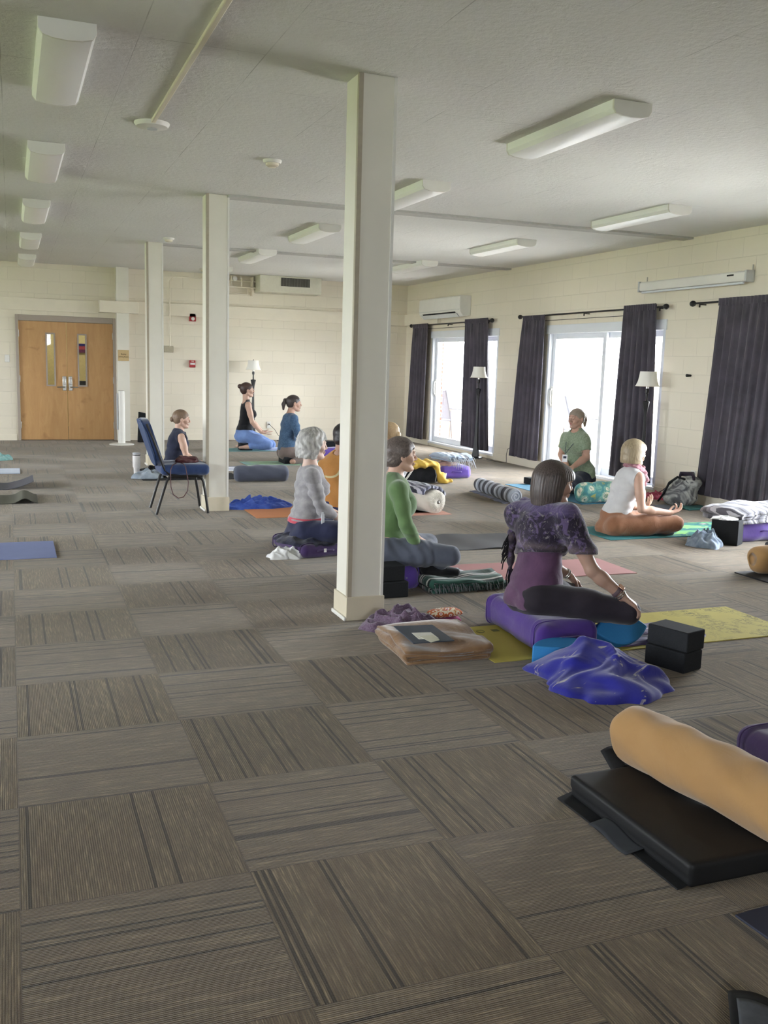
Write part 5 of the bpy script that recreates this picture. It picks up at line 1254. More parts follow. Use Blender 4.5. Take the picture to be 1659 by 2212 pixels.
def bolster_box(lb, c, size, rz, mat, rad=.05, label=True, z=0., bulge=.012, strap=True, cat='bolster', group='rectangular bolsters', seam=(.5, .26)):
    """stuffed rectangular bolster with piping round both ends and a carry strap"""
    r = thing('bolster', lb, cat, (c[0], c[1], z), rz, group)
    a, b, h = size
    vx = Vox((-a/2-.04, -b/2-.04, -.02), (a/2+.04, b/2+.04, h+.04), .0065)
    vx.rbox((0, 0, h/2), (a/2, b/2, h/2), rad)
    vx.disp(lambda x, y, z_: -bulge*np.cos(pi*np.clip(x/a, -.5, .5))*np.cos(pi*np.clip(y/b, -.5, .5))+.0035*wn(x, y, z_, 26, a*10)+.0035*np.sin(70*y+20*x)*(np.abs(y) > b*.36)+.008*(wn(x, y, z_, 9, b*9)))
    vx.cut((0, 0, .002), (0, 0, -1))
    obj('cover', vx.mesh(), mat, r, angle=180)
    for s_ in (-1, 1):
        yy = s_*(b/2-.055); pts = []
        for t in np.linspace(0, 2*pi, 41):
            ct, st = cos(t), sin(t); q = lambda w, e=.42: math.copysign(abs(w)**e, w)
            pts.append(V(q(ct)*(a/2+.0015+bulge*.4), yy, h/2+q(st)*(h/2+.0015+bulge*.4)))
        for p in pts: p[2] = max(.004, p[2])
        obj('piping', M().tube(pts, .0038, 6), mat, r, angle=180)
    if strap:
        y1 = -b/2-.004
        obj('carry_strap', M().tube([(-.07, y1+.004, h*.55), (-.05, y1-.012, h*.6), (.05, y1-.012, h*.6), (.07, y1+.004, h*.55)], .006, 6), mat, r, angle=180)
    return r
def bolster_round(lb, p, d, L, rad, mat, endm=None, gather=False, z=0., wr=.004, group='round bolsters', sag=.0):
    """cylinder bolster lying along d starting at p (centre of the near end, on the floor)"""
    d = nz(V(d[0], d[1], 0)); r = thing('round_bolster', lb, 'bolster', (p[0], p[1], z), 0, group)
    ang = math.atan2(d[1], d[0]); r.rotation_euler = (0, 0, ang); n = 64
    xs = list(np.linspace(0, 1, 5)**1*.0)+[]
    prof = []
    rc = min(.045, rad*.4) if gather else min(.065, rad*.6)
    for t in np.linspace(0, pi/2, 7): prof.append((rad-rc+rc*sin(t), rc-rc*cos(t)))
    for t in np.linspace(.06, .94, 40): prof.append((rad, rc+(L-2*rc)*t))
    for t in np.linspace(pi/2, 0, 7): prof.append((rad-rc+rc*sin(t), L-rc+rc*cos(t)))
    prof = [(.004, .004)]+[(rad*.45, .0015)]+prof+[(rad*.45, L-.0015), (.004, L-.004)]
    vs = []; a = np.linspace(0, 2*pi, n, endpoint=False)
    for R_, x in prof:
        k = R_/rad
        rr = R_*(1+(.018*np.sin(a*17+x*3)+.012*np.sin(a*29))*(gather and (x < .05 or x > L-.05))) + k*wr*(np.sin(3*a+9*x)+.7*np.sin(5*a-23*x+1)+.6*np.sin(2*a+41*x)*np.maximum(0, np.sin(a)))
        vs.append(np.stack([np.full(n, x), rr*np.cos(a), np.maximum(.0, rad*.985+rr*np.sin(a))-.0], 1))
    k = len(prof); f = [(i*n+j, i*n+(j+1) % n, (i+1)*n+(j+1) % n, (i+1)*n+j) for i in range(k-1) for j in range(n)]+[tuple(range(n))[::-1], tuple((k-1)*n+j for j in range(n))]
    obj('cover', M().add(np.concatenate(vs), f), mat, r, angle=180)
    if gather:
        g = M()
        for t in np.linspace(0, 2*pi, 37)[:-1]:
            g.tube([(-.001, .018*cos(t), rad*.985+.018*sin(t)), (-.006, rad*.5*cos(t+.03), rad*.985+rad*.5*sin(t+.03)), (.004, rad*.82*cos(t-.02), rad*.985+rad*.82*sin(t-.02))], [.004, .0045, .002], 5)
        obj('end_pleats', g, endm or mat, r, angle=180)
        obj('button', M().lathe([(.001, -.012), (.014, -.008), (.02, 0), (.02, .006)], n=18).tf(rot=roty(pi/2), loc=(-.004, 0, rad*.985)), m_metal, r)
    return r
def block(lb, c, size, rz, mat=None, z=0., group='black foam blocks', name='yoga_block', rx=0):
    m = M().box((0, 0, 0), size).tf(rot=rotz(rz) @ rotx(rx), loc=(c[0], c[1], z+(size[2]/2 if not rx else size[2]/2)))
    return tag(obj(name, m, mat or m_foam, bevel=.007, bseg=3), lb, 'yoga block', group)
m_foam = plain('black_foam', '25272a', .85, .2, var=.18, sc=160, bump=.2, bd=.001)
def heap(name, lb, cat, c, size, mat, seed=0, rz=0, z=0., amp=1., nu=110, freq=1., group=None, edge=.3, sm=5, lumps=None):
    """crumpled cloth: a closed height field over an irregular outline, with warped ridges for folds"""
    a, b, h = size; n = nu
    th = np.linspace(0, 2*pi, n, endpoint=False)[None, :]; rr = np.linspace(0, 1, 46)[:, None]
    s = seed*1.7
    out = 1+.13*np.sin(2*th+s)+.10*np.sin(3*th+2*s)+.06*np.sin(5*th-s)+.035*np.sin(9*th+s*3)+.02*np.sin(17*th+s)
    X = rr*np.cos(th)*out; Y = rr*np.sin(th)*out
    wx = X+.28*np.sin(3.1*Y+s)+.14*np.sin(6.3*Y-2*s); wy = Y+.28*np.sin(2.7*X+1.3*s)+.12*np.sin(7.1*X+s)
    rd = lambda q: np.clip(1.03-np.sqrt(np.sin(q)**2+.05), 0, 1)
    f1 = rd(4.2*freq*wx+2.2*wy+s); f2 = rd(3.3*freq*wy-2.8*wx+2*s); f3 = rd(9*freq*(wx+.5*wy)+s)
    env = np.clip(1-rr**2.4, 0, 1)**.7
    F_ = .42+.5*amp*f1**1.5*.9+.38*amp*f2**1.6+.16*amp*f3
    for _ in range(sm):
        F_ = (F_+np.roll(F_, 1, 1)+np.roll(F_, -1, 1)+np.vstack([F_[:1], F_[:-1]])+np.vstack([F_[1:], F_[-1:]]))/5
    F_[:4] = F_[:4]*.2+F_[:4].mean()*.8
    H = env*F_
    if lumps:
        for lx, ly, lr, lh in lumps: H = H+lh*np.exp(-(((X-lx)**2+(Y-ly)**2)/lr**2))
    H = H*h/1.1+.007*(rr < .999)+.0
    Xd = X+.05*np.sin(5*H/h+7*Y); Yd = Y+.05*np.cos(6*H/h+6*X)
    P = np.stack([Xd*a/2, Yd*b/2, H+0*Xd], 2); V_ = P.reshape(-1, 3)
    f = [(i*n+j, i*n+(j+1) % n, (i+1)*n+(j+1) % n, (i+1)*n+j) for i in range(45) for j in range(n)]
    k = 46*n; B_ = P[-1].copy(); B_[:, 2] = 0
    V_ = np.concatenate([V_, B_]); f += [(45*n+j, 45*n+(j+1) % n, k+(j+1) % n, k+j) for j in range(n)]; f.append(tuple(k+j for j in range(n)))
    m = M().add(V_, f).tf(rot=rotz(rz), loc=(c[0], c[1], z))
    o = tag(obj(name, m, mat, angle=180), lb, cat, group)
    return o
def folded(name, lb, cat, c, size, layers, mat, rz=0, z=0., seed=0, group=None, fringe=None, axis='x'):
    """a folded blanket: one long ribbon folded back and forth, seen edge-on at the sides"""
    a, b, h = size; t = h/layers*.86; pts = []; rr = random.Random(seed)
    for k in range(layers):
        zz = h/layers*(k+.5); x0, x1 = -a/2+rr.uniform(0, .05)*a, a/2-rr.uniform(0, .05)*a
        xs = np.linspace(x0, x1, 16)
        if k % 2: xs = xs[::-1]
        for i, x in enumerate(xs): pts.append((x, zz+.06*h*sin(x*22+k+seed)*(k > 0)))
        if k < layers-1:
            sgn = 1 if k % 2 == 0 else -1; xe = xs[-1]; R_ = h/layers*.5
            for q in np.linspace(-pi/2, pi/2, 6)[1:-1]: pts.append((xe+sgn*R_*1.1*cos(q), zz+R_+R_*sin(q)))
    pts = np.array(pts); d = np.gradient(pts, axis=0); nn = np.stack([-d[:, 1], d[:, 0]], 1); nn /= np.maximum(1e-9, np.linalg.norm(nn, axis=1))[:, None]
    top = pts+nn*t*.5; bot = pts-nn*t*.5; ring = np.concatenate([top, bot[::-1]]); nb = 26; k = len(ring)
    ys = np.linspace(-b/2, b/2, nb); vs = []
    for y in ys:
        e = 1-.06*abs(2*y/b)**6
        w_ = .012*np.sin(y*16+ring[:, 0]*9+seed)+.006*np.sin(y*37+ring[:, 0]*20)
        zz = ring[:, 1]*(1-.18*(abs(2*y/b)**4))+w_*ring[:, 1]/h
        vs.append(np.stack([ring[:, 0]*e+.01*sin(y*11+seed), np.full(k, y)+.012*np.sin(ring[:, 1]*60+ring[:, 0]*8), np.maximum(.001, zz)], 1))
    f = [(i*k+j, i*k+(j+1) % k, (i+1)*k+(j+1) % k, (i+1)*k+j) for i in range(nb-1) for j in range(k)]+[tuple(range(k))[::-1], tuple((nb-1)*k+j for j in range(k))]
    r = thing(name, lb, cat, (c[0], c[1], z), rz, group)
    obj('cloth', M().add(np.concatenate(vs), f), mat, r, angle=180)
    if fringe:
        fm, n_, L_, side = fringe; g = M()
        for i in range(n_):
            if side == 'y': x = -a/2+a*i/(n_-1); p = V(x, -b/2+.01, h*rr.uniform(.2, .8)); q = p+V(rr.uniform(-.02, .02), -L_*rr.uniform(.6, 1), 0); 
            elif side == 'Y': x = -a/2+a*i/(n_-1); p = V(x, b/2-.01, h*rr.uniform(.2, .8)); q = p+V(rr.uniform(-.02, .02), L_*rr.uniform(.6, 1), 0)
            elif side == 'x': y = -b/2+b*i/(n_-1); p = V(-a/2+.01, y, h*rr.uniform(.2, .8)); q = p+V(-L_*rr.uniform(.6, 1), rr.uniform(-.02, .02), 0)
            else: y = -b/2+b*i/(n_-1); p = V(a/2-.01, y, h*rr.uniform(.3, .9)); q = p+V(L_*rr.uniform(.6, 1), rr.uniform(-.02, .02), 0)
            q[2] = .005+rr.uniform(0, .01)-(z if z > .1 else 0)*.5*rr.uniform(0, 1); md = (p+q)/2+V(0, 0, .012)
            g.tube([p, md, q], .0024, 5)
        obj('fringe', g, fm, r, angle=180)
    return r

# ---- foreground right: folded floor mats, tan bolster
m_vinyl = plain('black_vinyl', '141517', .58, .35, var=.1, sc=220, bump=.12, bd=.001)
def fmat():
    r = thing('folding_floor_mat', 'thick black folded floor mat with hook-and-loop flaps under the large tan bolster', 'mat', (2.3, 2.3, 0))
    vx = Vox((1.64, 1.9, -.02), (2.48, 2.75, .12), .006)
    vx.rbox((2.075, 2.305, .052), (.34, .315, .024), .014); vx.rbox((2.075, 2.300, .022), (.338, .31, .021), .012)
    vx.disp(lambda x, y, z: .002*wn(x, y, z, 16)); vx.cut((0, 0, .003), (0, 0, -1))
    obj('pad', vx.mesh(), m_vinyl, r, world=True, angle=180)
    fl_ = M().prism([(1.68, 2.60), (1.76, 2.63), (1.76, 2.30), (1.76, 2.01), (1.70, 1.995), (1.70, 2.2), (1.68, 2.28), (1.685, 2.42)], .002, .008)
    obj('flap', fl_, m_dark, r, world=True, bevel=.002)
    P = np.array([[[1.92+.17*u+.02*v, 2.62+.05*v+.09*u*0+.07*v, .045+.04*v*(1-.6*u)+.02*sin(u*5)] for v in np.linspace(0, 1, 8)] for u in np.linspace(0, 1, 12)])
    obj('flap', M().grid(P, .004), m_dark, r, world=True, angle=180)
    P = np.array([[[1.672+.07*v, 2.40-.20*u, .012+.012*v+.006*sin(u*6)] for v in np.linspace(0, 1, 6)] for u in np.linspace(0, 1, 12)])
    obj('flap', M().grid(P, .003), plain('hook_strip', '303338', .9), r, world=True, angle=180)
fmat()
A = fl(1385, 1592, .177); B2 = fl(1655, 1732, .177)
m_tan = fabric('tan_cotton', 'b08750', 'a67d48', 3, 900, .85, .3, .22, 6)
dd_ = nz(B2-A)
bolster_round('large tan round bolster lying on the black folded mat in the foreground', (A[0]-dd_[0]*.085, A[1]-dd_[1]*.085), dd_, .82, .103, m_tan, z=.078, wr=.0035)
m_violet = fabric('deep_violet', '4a2a86', '41247a', 4, 800, .8, .45, .2, 6); m_violet2 = fabric('light_violet', '6c4fb4', '5f44a4', 4, 800, .8, .4, .2, 6)
m_plum = fabric('plum_cover', '493264', '3d2a56', 5, 800, .85, .35, .25, 6)
bolster_box('dark violet bolster at the right edge behind the large tan bolster', (2.64, 2.37), (.34, .62, .15), 0, m_plum, .06)
p0 = fl(1582, 1970); 
fo = thing('folder', 'navy folder lying on the carpet at the right edge of the foreground', 'folder', (1.94, 1.72, 0))
obj('cover', M().box((1.93, 1.735, .0035), (.31, .235, .007), .06), plain('navy_card', '262c40', .6), fo, world=True, bevel=.002)
tag(obj('paper_sheet', M().box((1.975, 1.73, .0085), (.2, .15, .001), .2), plain('paper', 'dcdad2', .8, bump=0)), 'white sheet of paper on the navy folder in the foreground', 'paper')
fb = thing('strap_flap', 'black fabric flap with a grey panel poking into the bottom right corner', 'flap', (1.62, 1.5, 0))
ca_, cb_, cc_, cd_ = fl(1571, 2143, .008), fl(1672, 2168, .02), fl(1582, 2300, .008), fl(1720, 2310, .02)
def patch(a, b, lift):
    return np.array([[(1-u)*((1-v)*ca_+v*cc_)+u*((1-v)*cb_+v*cd_)+V(0, 0, lift+.012*sin(3*u+2*v)) for v in np.linspace(a, b, 12)] for u in np.linspace(a, b, 12)])
obj('border', M().grid(patch(0, 1, .004)[::-1], .006), m_dark, fb, world=True, angle=180)
obj('grey_panel', M().grid(patch(.16, .86, .0075)[::-1], .003), plain('flap_panel', '4c4f56', .9, var=.2, sc=40), fb, world=True, angle=180)

# ---- around the woman in the shawl
t = NT('yellow_mat_rubber', .8, .2); co = t.world(); s3 = t.sep(co)
fadex = t.ramp(t.math('SUBTRACT', s3[0], 3.2), [(.25, G4(0)), (.6, G4(1))])
fl1 = t.ramp(t.noise(co, 13, 4, .7, 2.5), [(.5, G4(0)), (.53, G4(1)), (.57, G4(1)), (.6, G4(0))]); fl2 = t.ramp(t.noise(co, 6, 2), [(.42, G4(0)), (.55, G4(1))])
t.set(t.b.inputs['Base Color'], t.mix(t.math('MULTIPLY', t.math('MULTIPLY', fl1, fl2), t.math('MULTIPLY', fadex, .75)), t.mix(t.noise(co, 3, 3), lin('b0a23c'), lin('bcae4a')), lin('4f5330')))
t.bump(t.noise(co, 300, 2), .2, .001)
ym = mat_sheet('yoga_mat', 'mustard yellow mat with a dark floral end, under the violet bolster in front', (2.18, 4.0), (4.12, 4.61), t.m)
lg = M()
for x in (2.36, 2.45):
    lg.tube([(x+.022*cos(a), 4.51+.022*sin(a), .0055) for a in np.linspace(0, 2*pi, 15)], .0022, 5) if x < 2.4 else lg.b2((x-.02, 4.49, .0048), (x+.02, 4.53, .006))
obj('printed_mark', lg, plain('mat_ink', '6f7038', .8), ym, world=True)
bolster_box('deep violet rectangular bolster the woman in the shawl sits on', (2.63, 4.36), (.34, .70, .165), -.06, m_violet, .055)
def oval(L, w, h, n=24):
    pts = []
    for s_ in (1, -1):
        for t in np.linspace(-1, 1, n, endpoint=False): pts.append((s_*t*L/2, s_*-1*w/2*(1-abs(t)**2.2)**.8*-1 if False else s_*w/2*(-1)*-(1-abs(t)**2.1)))
    return pts
def ovblock(lb, loc, L, w, h, rot):
    top = [(L/2*t, w/2*(1-abs(t)**2.1)) for t in np.linspace(-1, 1, 25)]; bot = [(x, -y) for x, y in top[::-1][1:-1]]
    m = M().prism(top+bot, -h/2, h/2).tf(rot=rot, loc=loc)
    return tag(obj('oval_block', m, plain('azure_foam', '1f7fc0', .7, .25, var=.05, sc=200, bump=.1, bd=.001), bevel=.009, bseg=3, angle=50), lb, 'yoga block', 'azure oval foam blocks')
ovblock('azure oval foam block lying flat at the near end of the violet bolster', (2.50, 3.93, .052), .33, .17, .098, rotz(.10))
ovblock('azure oval foam block tilted up under the knee of the woman in the shawl', (2.95, 4.08, .083), .34, .17, .07, rotz(.04) @ rotx(.95))
t = NT('royal_wool', .9, .15, .5); co = t.coord()
p = t.ramp(t.noise(t.scale(co, (5, 16, 5)), 1.4, 4, .6, 1.2), [(.62, G4(0)), (.66, G4(1))])
t.set(t.b.inputs['Base Color'], t.mix(t.math('MULTIPLY', p, .6), t.mix(t.noise(co, 5, 3), lin('262aa0'), lin('1b1c78')), lin('b9b39a'))); t.bump(t.math('ADD', t.noise(co, 8, 4, .5, 1.), t.math('MULTIPLY', t.noise(co, 500, 2), .15)), .35, .015)
hb = heap('blanket', 'royal blue wool blanket bunched up beside the black blocks', 'blanket', (2.52, 3.60), (.64, .54, .155), t.m, 2.3, -.25, amp=.75, lumps=[(-.1, .45, .5, .5), (.35, .2, .35, .25)])
g = M(); rr = random.Random(9)
for k in range(60):
    u = k/59; pp = V(2.66+.13*u, 3.83-.34*u, .03+.02*sin(u*9)); g.tube([pp, pp+V(.014+rr.uniform(-.01, .01), .01, .006), pp+V(.034+rr.uniform(-.012, .012), .014+rr.uniform(-.01, .01), -.022)], .0022, 4)
obj('fringe', g, plain('blanket_fringe', '2b2550', .9), hb, world=True, angle=180)
bz = math.atan2(.206, -.065)
bc = lambda p, a, b, rz: p
def blk_at(near, long_dir, L, w):
    d = nz(V(long_dir[0], long_dir[1], 0)); e = V(-d[1], d[0], 0)
    if e[0] < 0: e = -e
    c = V(near[0], near[1], 0)+d*L/2+e*w/2; return (c[0], c[1]), math.atan2(d[1], d[0])
c_, rz_ = blk_at((2.985, 3.585), (-.065, .206), .228, .15)
block('black foam block, lower of the two stacked beside the blue blanket', c_, (.228, .15, .1), rz_)
block('black foam block, upper of the two stacked beside the blue blanket', (c_[0]+.012, c_[1]+.006), (.228, .15, .1), rz_+.02, z=.1)
m_plaid = stripes('purple_plaid', ['4a3a66', '5d4b7a', '3b2c50', 'a79cb4', '4a3a66', '2f2542', '6a5a86'], 1, .16, warp=.05, skew=.3)
heap('scarf', 'purple plaid scarf lying on the yellow mat behind the black blocks', 'scarf', (3.22, 4.18), (.62, .40, .035), m_plaid, 5.1, .2, amp=.6, z=.006)
# ---- at the foot of the nearest column
m_brown = fabric('tan_plush', '8f6c47', '7c5b3a', 9, 500, .95, .6, .35, 9)
fb_ = folded('folded_blanket', 'tan plush blanket folded in layers in front of the nearest column', 'blanket', (1.985, 4.33), (.46, .52, .08), 4, m_brown, -.10, seed=3)
f2 = thing('folder', 'slate blue folder lying on top of the tan folded blanket', 'folder', (2.02, 4.42, .088))
qa = [fl(850, 1353, .101), fl(934, 1350, .101), fl(982, 1384, .101), fl(893, 1390, .101)]
obj('cover', M().prism([(q[0], q[1]) for q in qa], .098, .103), plain('slate_card', '3b4453', .55), f2, world=True, bevel=.0015)
qb = [fl(889, 1367, .104), fl(931, 1366, .104), fl(948, 1379, .104), fl(905, 1381, .104)]
tag(obj('paper_slip', M().prism([(q[0], q[1]) for q in qb], .1035, .1045), plain('paper', 'dcdad2', .8, bump=0)), 'white paper slip on the slate folder, partly under the cream card', 'paper')
qb = [fl(905, 1374, .107), fl(934, 1371, .107), fl(950, 1382, .107), fl(931, 1387, .107)]
tag(obj('paper_card', M().prism([(q[0], q[1]) for q in qb], .105, .1062), plain('card_cream', 'd4d2c0', .8, bump=0)), 'small cream card on top of the slate folder', 'card')
t = NT('mauve_print', .9, .15, .4); co = t.coord(); v_ = t.ramp(t.noise(co, 42, 3, .6, 3.), [(.5, G4(0)), (.53, G4(1)), (.56, G4(0))])
t.set(t.b.inputs['Base Color'], t.mix(t.math('MULTIPLY', v_, .6), t.mix(t.noise(co, 7, 3), lin('6b5268'), lin('57435a')), lin('a99bb4'))); t.bump(t.noise(co, 12, 4, .6, 1.), .4, .015)
heap('scarf', 'mauve printed scarf crumpled at the foot of the nearest column', 'scarf', (1.985, 4.70), (.40, .33, .115), t.m, 1.2, -.3, amp=1.35, freq=1.7, z=0., sm=2)
def pillow(lb, c, size, rz, mat, z):
    a, b, h = size; u = np.linspace(-1, 1, 26)
    U, W_ = np.meshgrid(u, u, indexing='ij'); e = np.clip((1-U**4)*(1-W_**4), 0, 1)**.5
    top = np.stack([U*a/2*(1-.06*W_**2), W_*b/2*(1-.08*U**2), h*.5+e*h*.5+.003*np.sin(30*U+9*W_)*e], 2); bot = top.copy(); bot[..., 2] = h*.5-e*h*.5
    m = M().grid(top).add(bot.reshape(-1, 3), [(i*26+j, i*26+j+1, (i+1)*26+j+1, (i+1)*26+j) for i in range(25) for j in range(25)])
    m.tf(rot=rotz(rz), loc=(c[0], c[1], z)); return tag(obj('eye_pillow', m, mat, angle=180), lb, 'pillow')
t = NT('orange_print', .9, .15, .2); co = t.coord(); vo = t.n('ShaderNodeTexVoronoi'); t.set(vo.inputs['Vector'], co); vo.inputs['Scale'].default_value = 28
t.set(t.b.inputs['Base Color'], t.ramp(vo.outputs['Distance'], [(0, 'c04a78'), (.2, 'e8dcc8'), (.34, 'c4622c'), (.62, 'e6d6b8'), (.8, 'c98a3c')], 'CONSTANT')); t.bump(t.noise(co, 200, 2), .2, .002)
pillow('small pink eye pillow under the orange patterned one', (2.26, 4.76), (.18, .10, .035), -.1, plain('pink_cotton', 'b0407a', .9, sheen=.2), 0.)
pillow('small orange patterned eye pillow with white trim lying on the pink one', (2.262, 4.765), (.2, .105, .04), .12, t.m, .034)
# ---- around the woman in green
block('charcoal foam block, lower of the two stacked behind the nearest column', (2.170, 5.43), (.23, .15, .1), 0.)
block('charcoal foam block, upper of the two stacked behind the nearest column', (2.150, 5.45), (.23, .15, .1), .02, z=.1)
bolster_box('light violet bolster under the woman in the green sweater', (2.27, 5.80), (.34, .56, .15), 0, m_violet2, .065)
t = NT('mexican_green', .9, .15, .3); co = t.coord(); s3 = t.sep(co); yy = t.math('ADD', s3[1], t.math('MULTIPLY', t.noise(co, 8, 2), .015))
c = t.ramp(t.math('FRACT', t.math('DIVIDE', t.math('ADD', yy, 1.), .21)), [(0, '24453e'), (.16, '2d5a4e'), (.3, '1c2c2b'), (.36, 'c9cbc4'), (.42, '2a4d45'), (.58, '4f6f66'), (.66, '1a2022'), (.7, 'cfd0ca'), (.75, '20262a'), (.8, 'd4d4ce'), (.86, '24453e')], 'CONSTANT')
t.set(t.b.inputs['Base Color'], c); t.bump(t.math('ADD', t.noise(co, 9, 4, .5, 1.), t.math('MULTIPLY', t.noise(co, 400, 2), .2)), .4, .012)
m_serg = t.m; m_fr = plain('fringe_grey', '6a7072', .9); m_frw = plain('fringe_white', 'b9bcc2', .9)
folded('folded_blanket', 'dark green and white striped woven blanket with fringe beside the crossed feet', 'blanket', (2.735, 5.52), (.58, .25, .085), 3, m_serg, .02, seed=5, fringe=(m_fr, 90, .05, 'y'))
folded('folded_blanket', 'pale grey and black patterned blanket with white fringe under the crossed feet', 'blanket', (2.66, 5.80), (.44, .25, .045), 2, stripes('pale_weave', ['a9a5ad', '8d8890', '3c3a40', 'b8b6bc', '77727c', 'c6c4ca'], 1, .13, warp=.03), .05, seed=6, fringe=(m_frw, 40, .05, 'y'))
mat_sheet('yoga_mat', 'dusty pink mat between the green blanket and the woman in the shawl', (2.46, 5.62), (4.18, 6.15), plain('pink_rubber', 'b07c7c', .8, var=.04, sc=5), rz=-.035)
mat_sheet('yoga_mat', 'dark grey mat with a wavy edge in front of the grey-haired woman', (2.45, 6.66), (4.0, 7.3), plain('grey_rubber', '5a5a5e', .8, var=.04, sc=5), ripple=.012, rz=-.03)
# ---- around the grey-haired woman
bolster_box('dark plum bolster with a small white label under the grey-haired woman', (2.10, 6.93), (.36, .58, .10), .18, m_plum, .048, bulge=.015)
tag(obj('sewn_label', M().box((2.142, 6.622, .06), (.02, .004, .028), .18), m_white), 'small white sewn label on the dark plum bolster', 'label')
heap('blanket', 'dark navy fringed blanket bunched on the plum bolster', 'blanket', (2.06, 6.93), (.44, .55, .095), fabric('navy_black_weave', '1b1c2a', '34364a', 26, 300), 3.3, .2, z=.085, amp=.9)
m_tis = plain('tissue_white', 'dcdcdc', .9, var=.03, sc=30)
heap('cloth_napkin', 'white cloth crumpled on the carpet beside the plum bolster', 'cloth', (1.87, 6.73), (.26, .22, .075), m_tis, 4.2, -.4, amp=1.3, freq=.9, sm=2)
# ---- second column area
m_or = plain('orange_rubber', 'c47c4a', .8, var=.04, sc=5)
mat_sheet('yoga_mat', 'orange mat behind the grey-haired woman, blue towel at its left end', (2.08, 8.5), (3.9, 9.12), m_or)
heap('towel', 'bright blue cloth with white edging stretched out beside the second column', 'cloth', (2.24, 9.14), (.72, .24, .12), fabric('bright_blue', '2f4fb4', '4769c8', 20, 300), 6.3, 0., amp=1.2, freq=2., sm=3)
m_slate = fabric('slate_blue_cover', '565b6b', '4f5464', 4, 700)
bolster_round('slate grey round bolster on the carpet right of the second column', (2.46, 11.22), (1, -.09), .66, .098, m_slate)
mat_sheet('yoga_mat', 'white and navy banded mat behind the slate grey bolster', (1.9, 12.3), (3.22, 12.78), stripes('white_navy_mat', ['2f3f78', 'd4d8e4', 'd4d8e4', '3b4c8a', 'cfd4e2'], 1, .3))
t = NT('green_blue_mat', .8, .2); co = t.world(); t.set(t.b.inputs['Base Color'], t.ramp(t.noise(co, 2.4, 2), [(.35, '8c9db0'), (.5, '8fb08c'), (.65, '7fa3a4')]))
mat_sheet('yoga_mat', 'pale green and blue tie-dyed mat under the woman with the ponytail', (3.02, 12.88), (4.75, 13.42), t.m)
block('black foam block under the woman with the dark ponytail', (3.70, 13.2), (.23, .34, .1), 0.)
mat_sheet('yoga_mat', 'teal mat under the kneeling woman with the bun', (3.16, 14.95), (4.85, 15.5), plain('teal_rubber', '6fa3a6', .8, var=.05, sc=5))
heap('cloth_blue', 'pale blue cloth spread on the teal mat in front of the kneeling woman', 'cloth', (4.05, 15.25), (.7, .4, .03), fabric('pale_blue_cloth', '8fa6d6', 'b8c4e2', 8, 300), 2.1, z=.005)
vxb = block('black cushion block between the heels of the kneeling woman with the bun', (3.52, 15.2), (.2, .16, .2), 0.)
block('black foam block on a violet cushion behind the grey-haired woman', (4.47, 13.95), (.3, .15, .09), .1, z=.16)
bolster_box('violet bolster with a pale blanket band, seen between two heads', (4.5, 13.95), (.36, .5, .155), .1, m_violet2, .06)
# ---- blue chair
def chair():
    r = thing('stacking_chair', 'blue upholstered stacking chair with black legs beside the second column', 'chair', (1.47, 9.1, 0))
    m_bl = fabric('blue_upholstery', '22355c', '2a406c', 9, 500, .9, .4, .1)
    w = .215
    vx = Vox((-.27, -.27, .30), (.36, .27, .52), .006)
    vx.rbox((.025, 0, .412), (.225, .225, .052), .04)
    vx.disp(lambda x, y, z: -.014*np.cos(pi*np.clip((x-.035)/.47, -.5, .5))*np.cos(pi*np.clip(y/.45, -.5, .5)))
    obj('seat', vx.mesh(), m_bl, r, angle=180)
    bd = nz(V(-.33, 0, 1)); fr_ = np.stack([nz(np.cross(V(0, 1, 0), bd)), V(0, 1, 0), bd], 1); c = V(-.262, 0, .665)
    def rounded(x, y, z): return ((np.abs(y)/.216)**3.2+(np.abs((z-.66))/.222)**3.2-1.0)*.1
    vx = Vox((-.55, -.27, .38), (-.05, .27, .95), .006)
    vx.rbox(c, (.030, .215, .235), .028, fr_); vx.ell(c+bd*.19-fr_[:, 0]*.012, (.035, .2, .04), fr_, .02); vx.keep(rounded)
    obj('backrest', vx.mesh(), m_bl, r, angle=180)
    vx = Vox((-.6, -.27, .38), (-.05, .27, .95), .005)
    vx.rbox(c-fr_[:, 0]*.036, (.010, .212, .228), .009, fr_); vx.keep(rounded)
    obj('back_shell', vx.mesh(), plain('shell_blue', '31456a', .5), r, angle=180)
    for s_ in (-1, 1):
        y = s_*w
        obj('leg', M().tube([(-.245, y, 0), (-.2, y, .15), (-.15, y, .31), (-.125, y, .345), (-.085, y, .355), (.02, y, .355)], .0125, 8), m_black, r)
        obj('leg', M().tube([(.02, y, .355), (.13, y, .355), (.17, y, .34), (.19, y, .30), (.215, y, .15), (.235, y, 0)], .0125, 8), m_black, r)
        obj('back_frame', M().tube([(-.02, y, .355), (-.12, y, .37), (-.165, y, .41), (-.19, y, .48), (-.27, y*.98, .70), (-.325, y*.95, .84)], .012, 8), m_black, r)
    obj('cross_bar', M().cyl((-.13, -w, .35), (-.13, w, .35), .010, n=8), m_metal, r); obj('cross_bar', M().cyl((.1, -w, .35), (.1, w, .35), .010, n=8), m_black, r)
    return r
chair()
m_leather = plain('oxblood_leather', '4f2629', .4, .5, var=.15, sc=30, bump=.25)
pz = thing('handbag', 'small oxblood leather bag lying on the blue chair seat with its strap hanging down', 'handbag', (1.50, 9.0, .455))
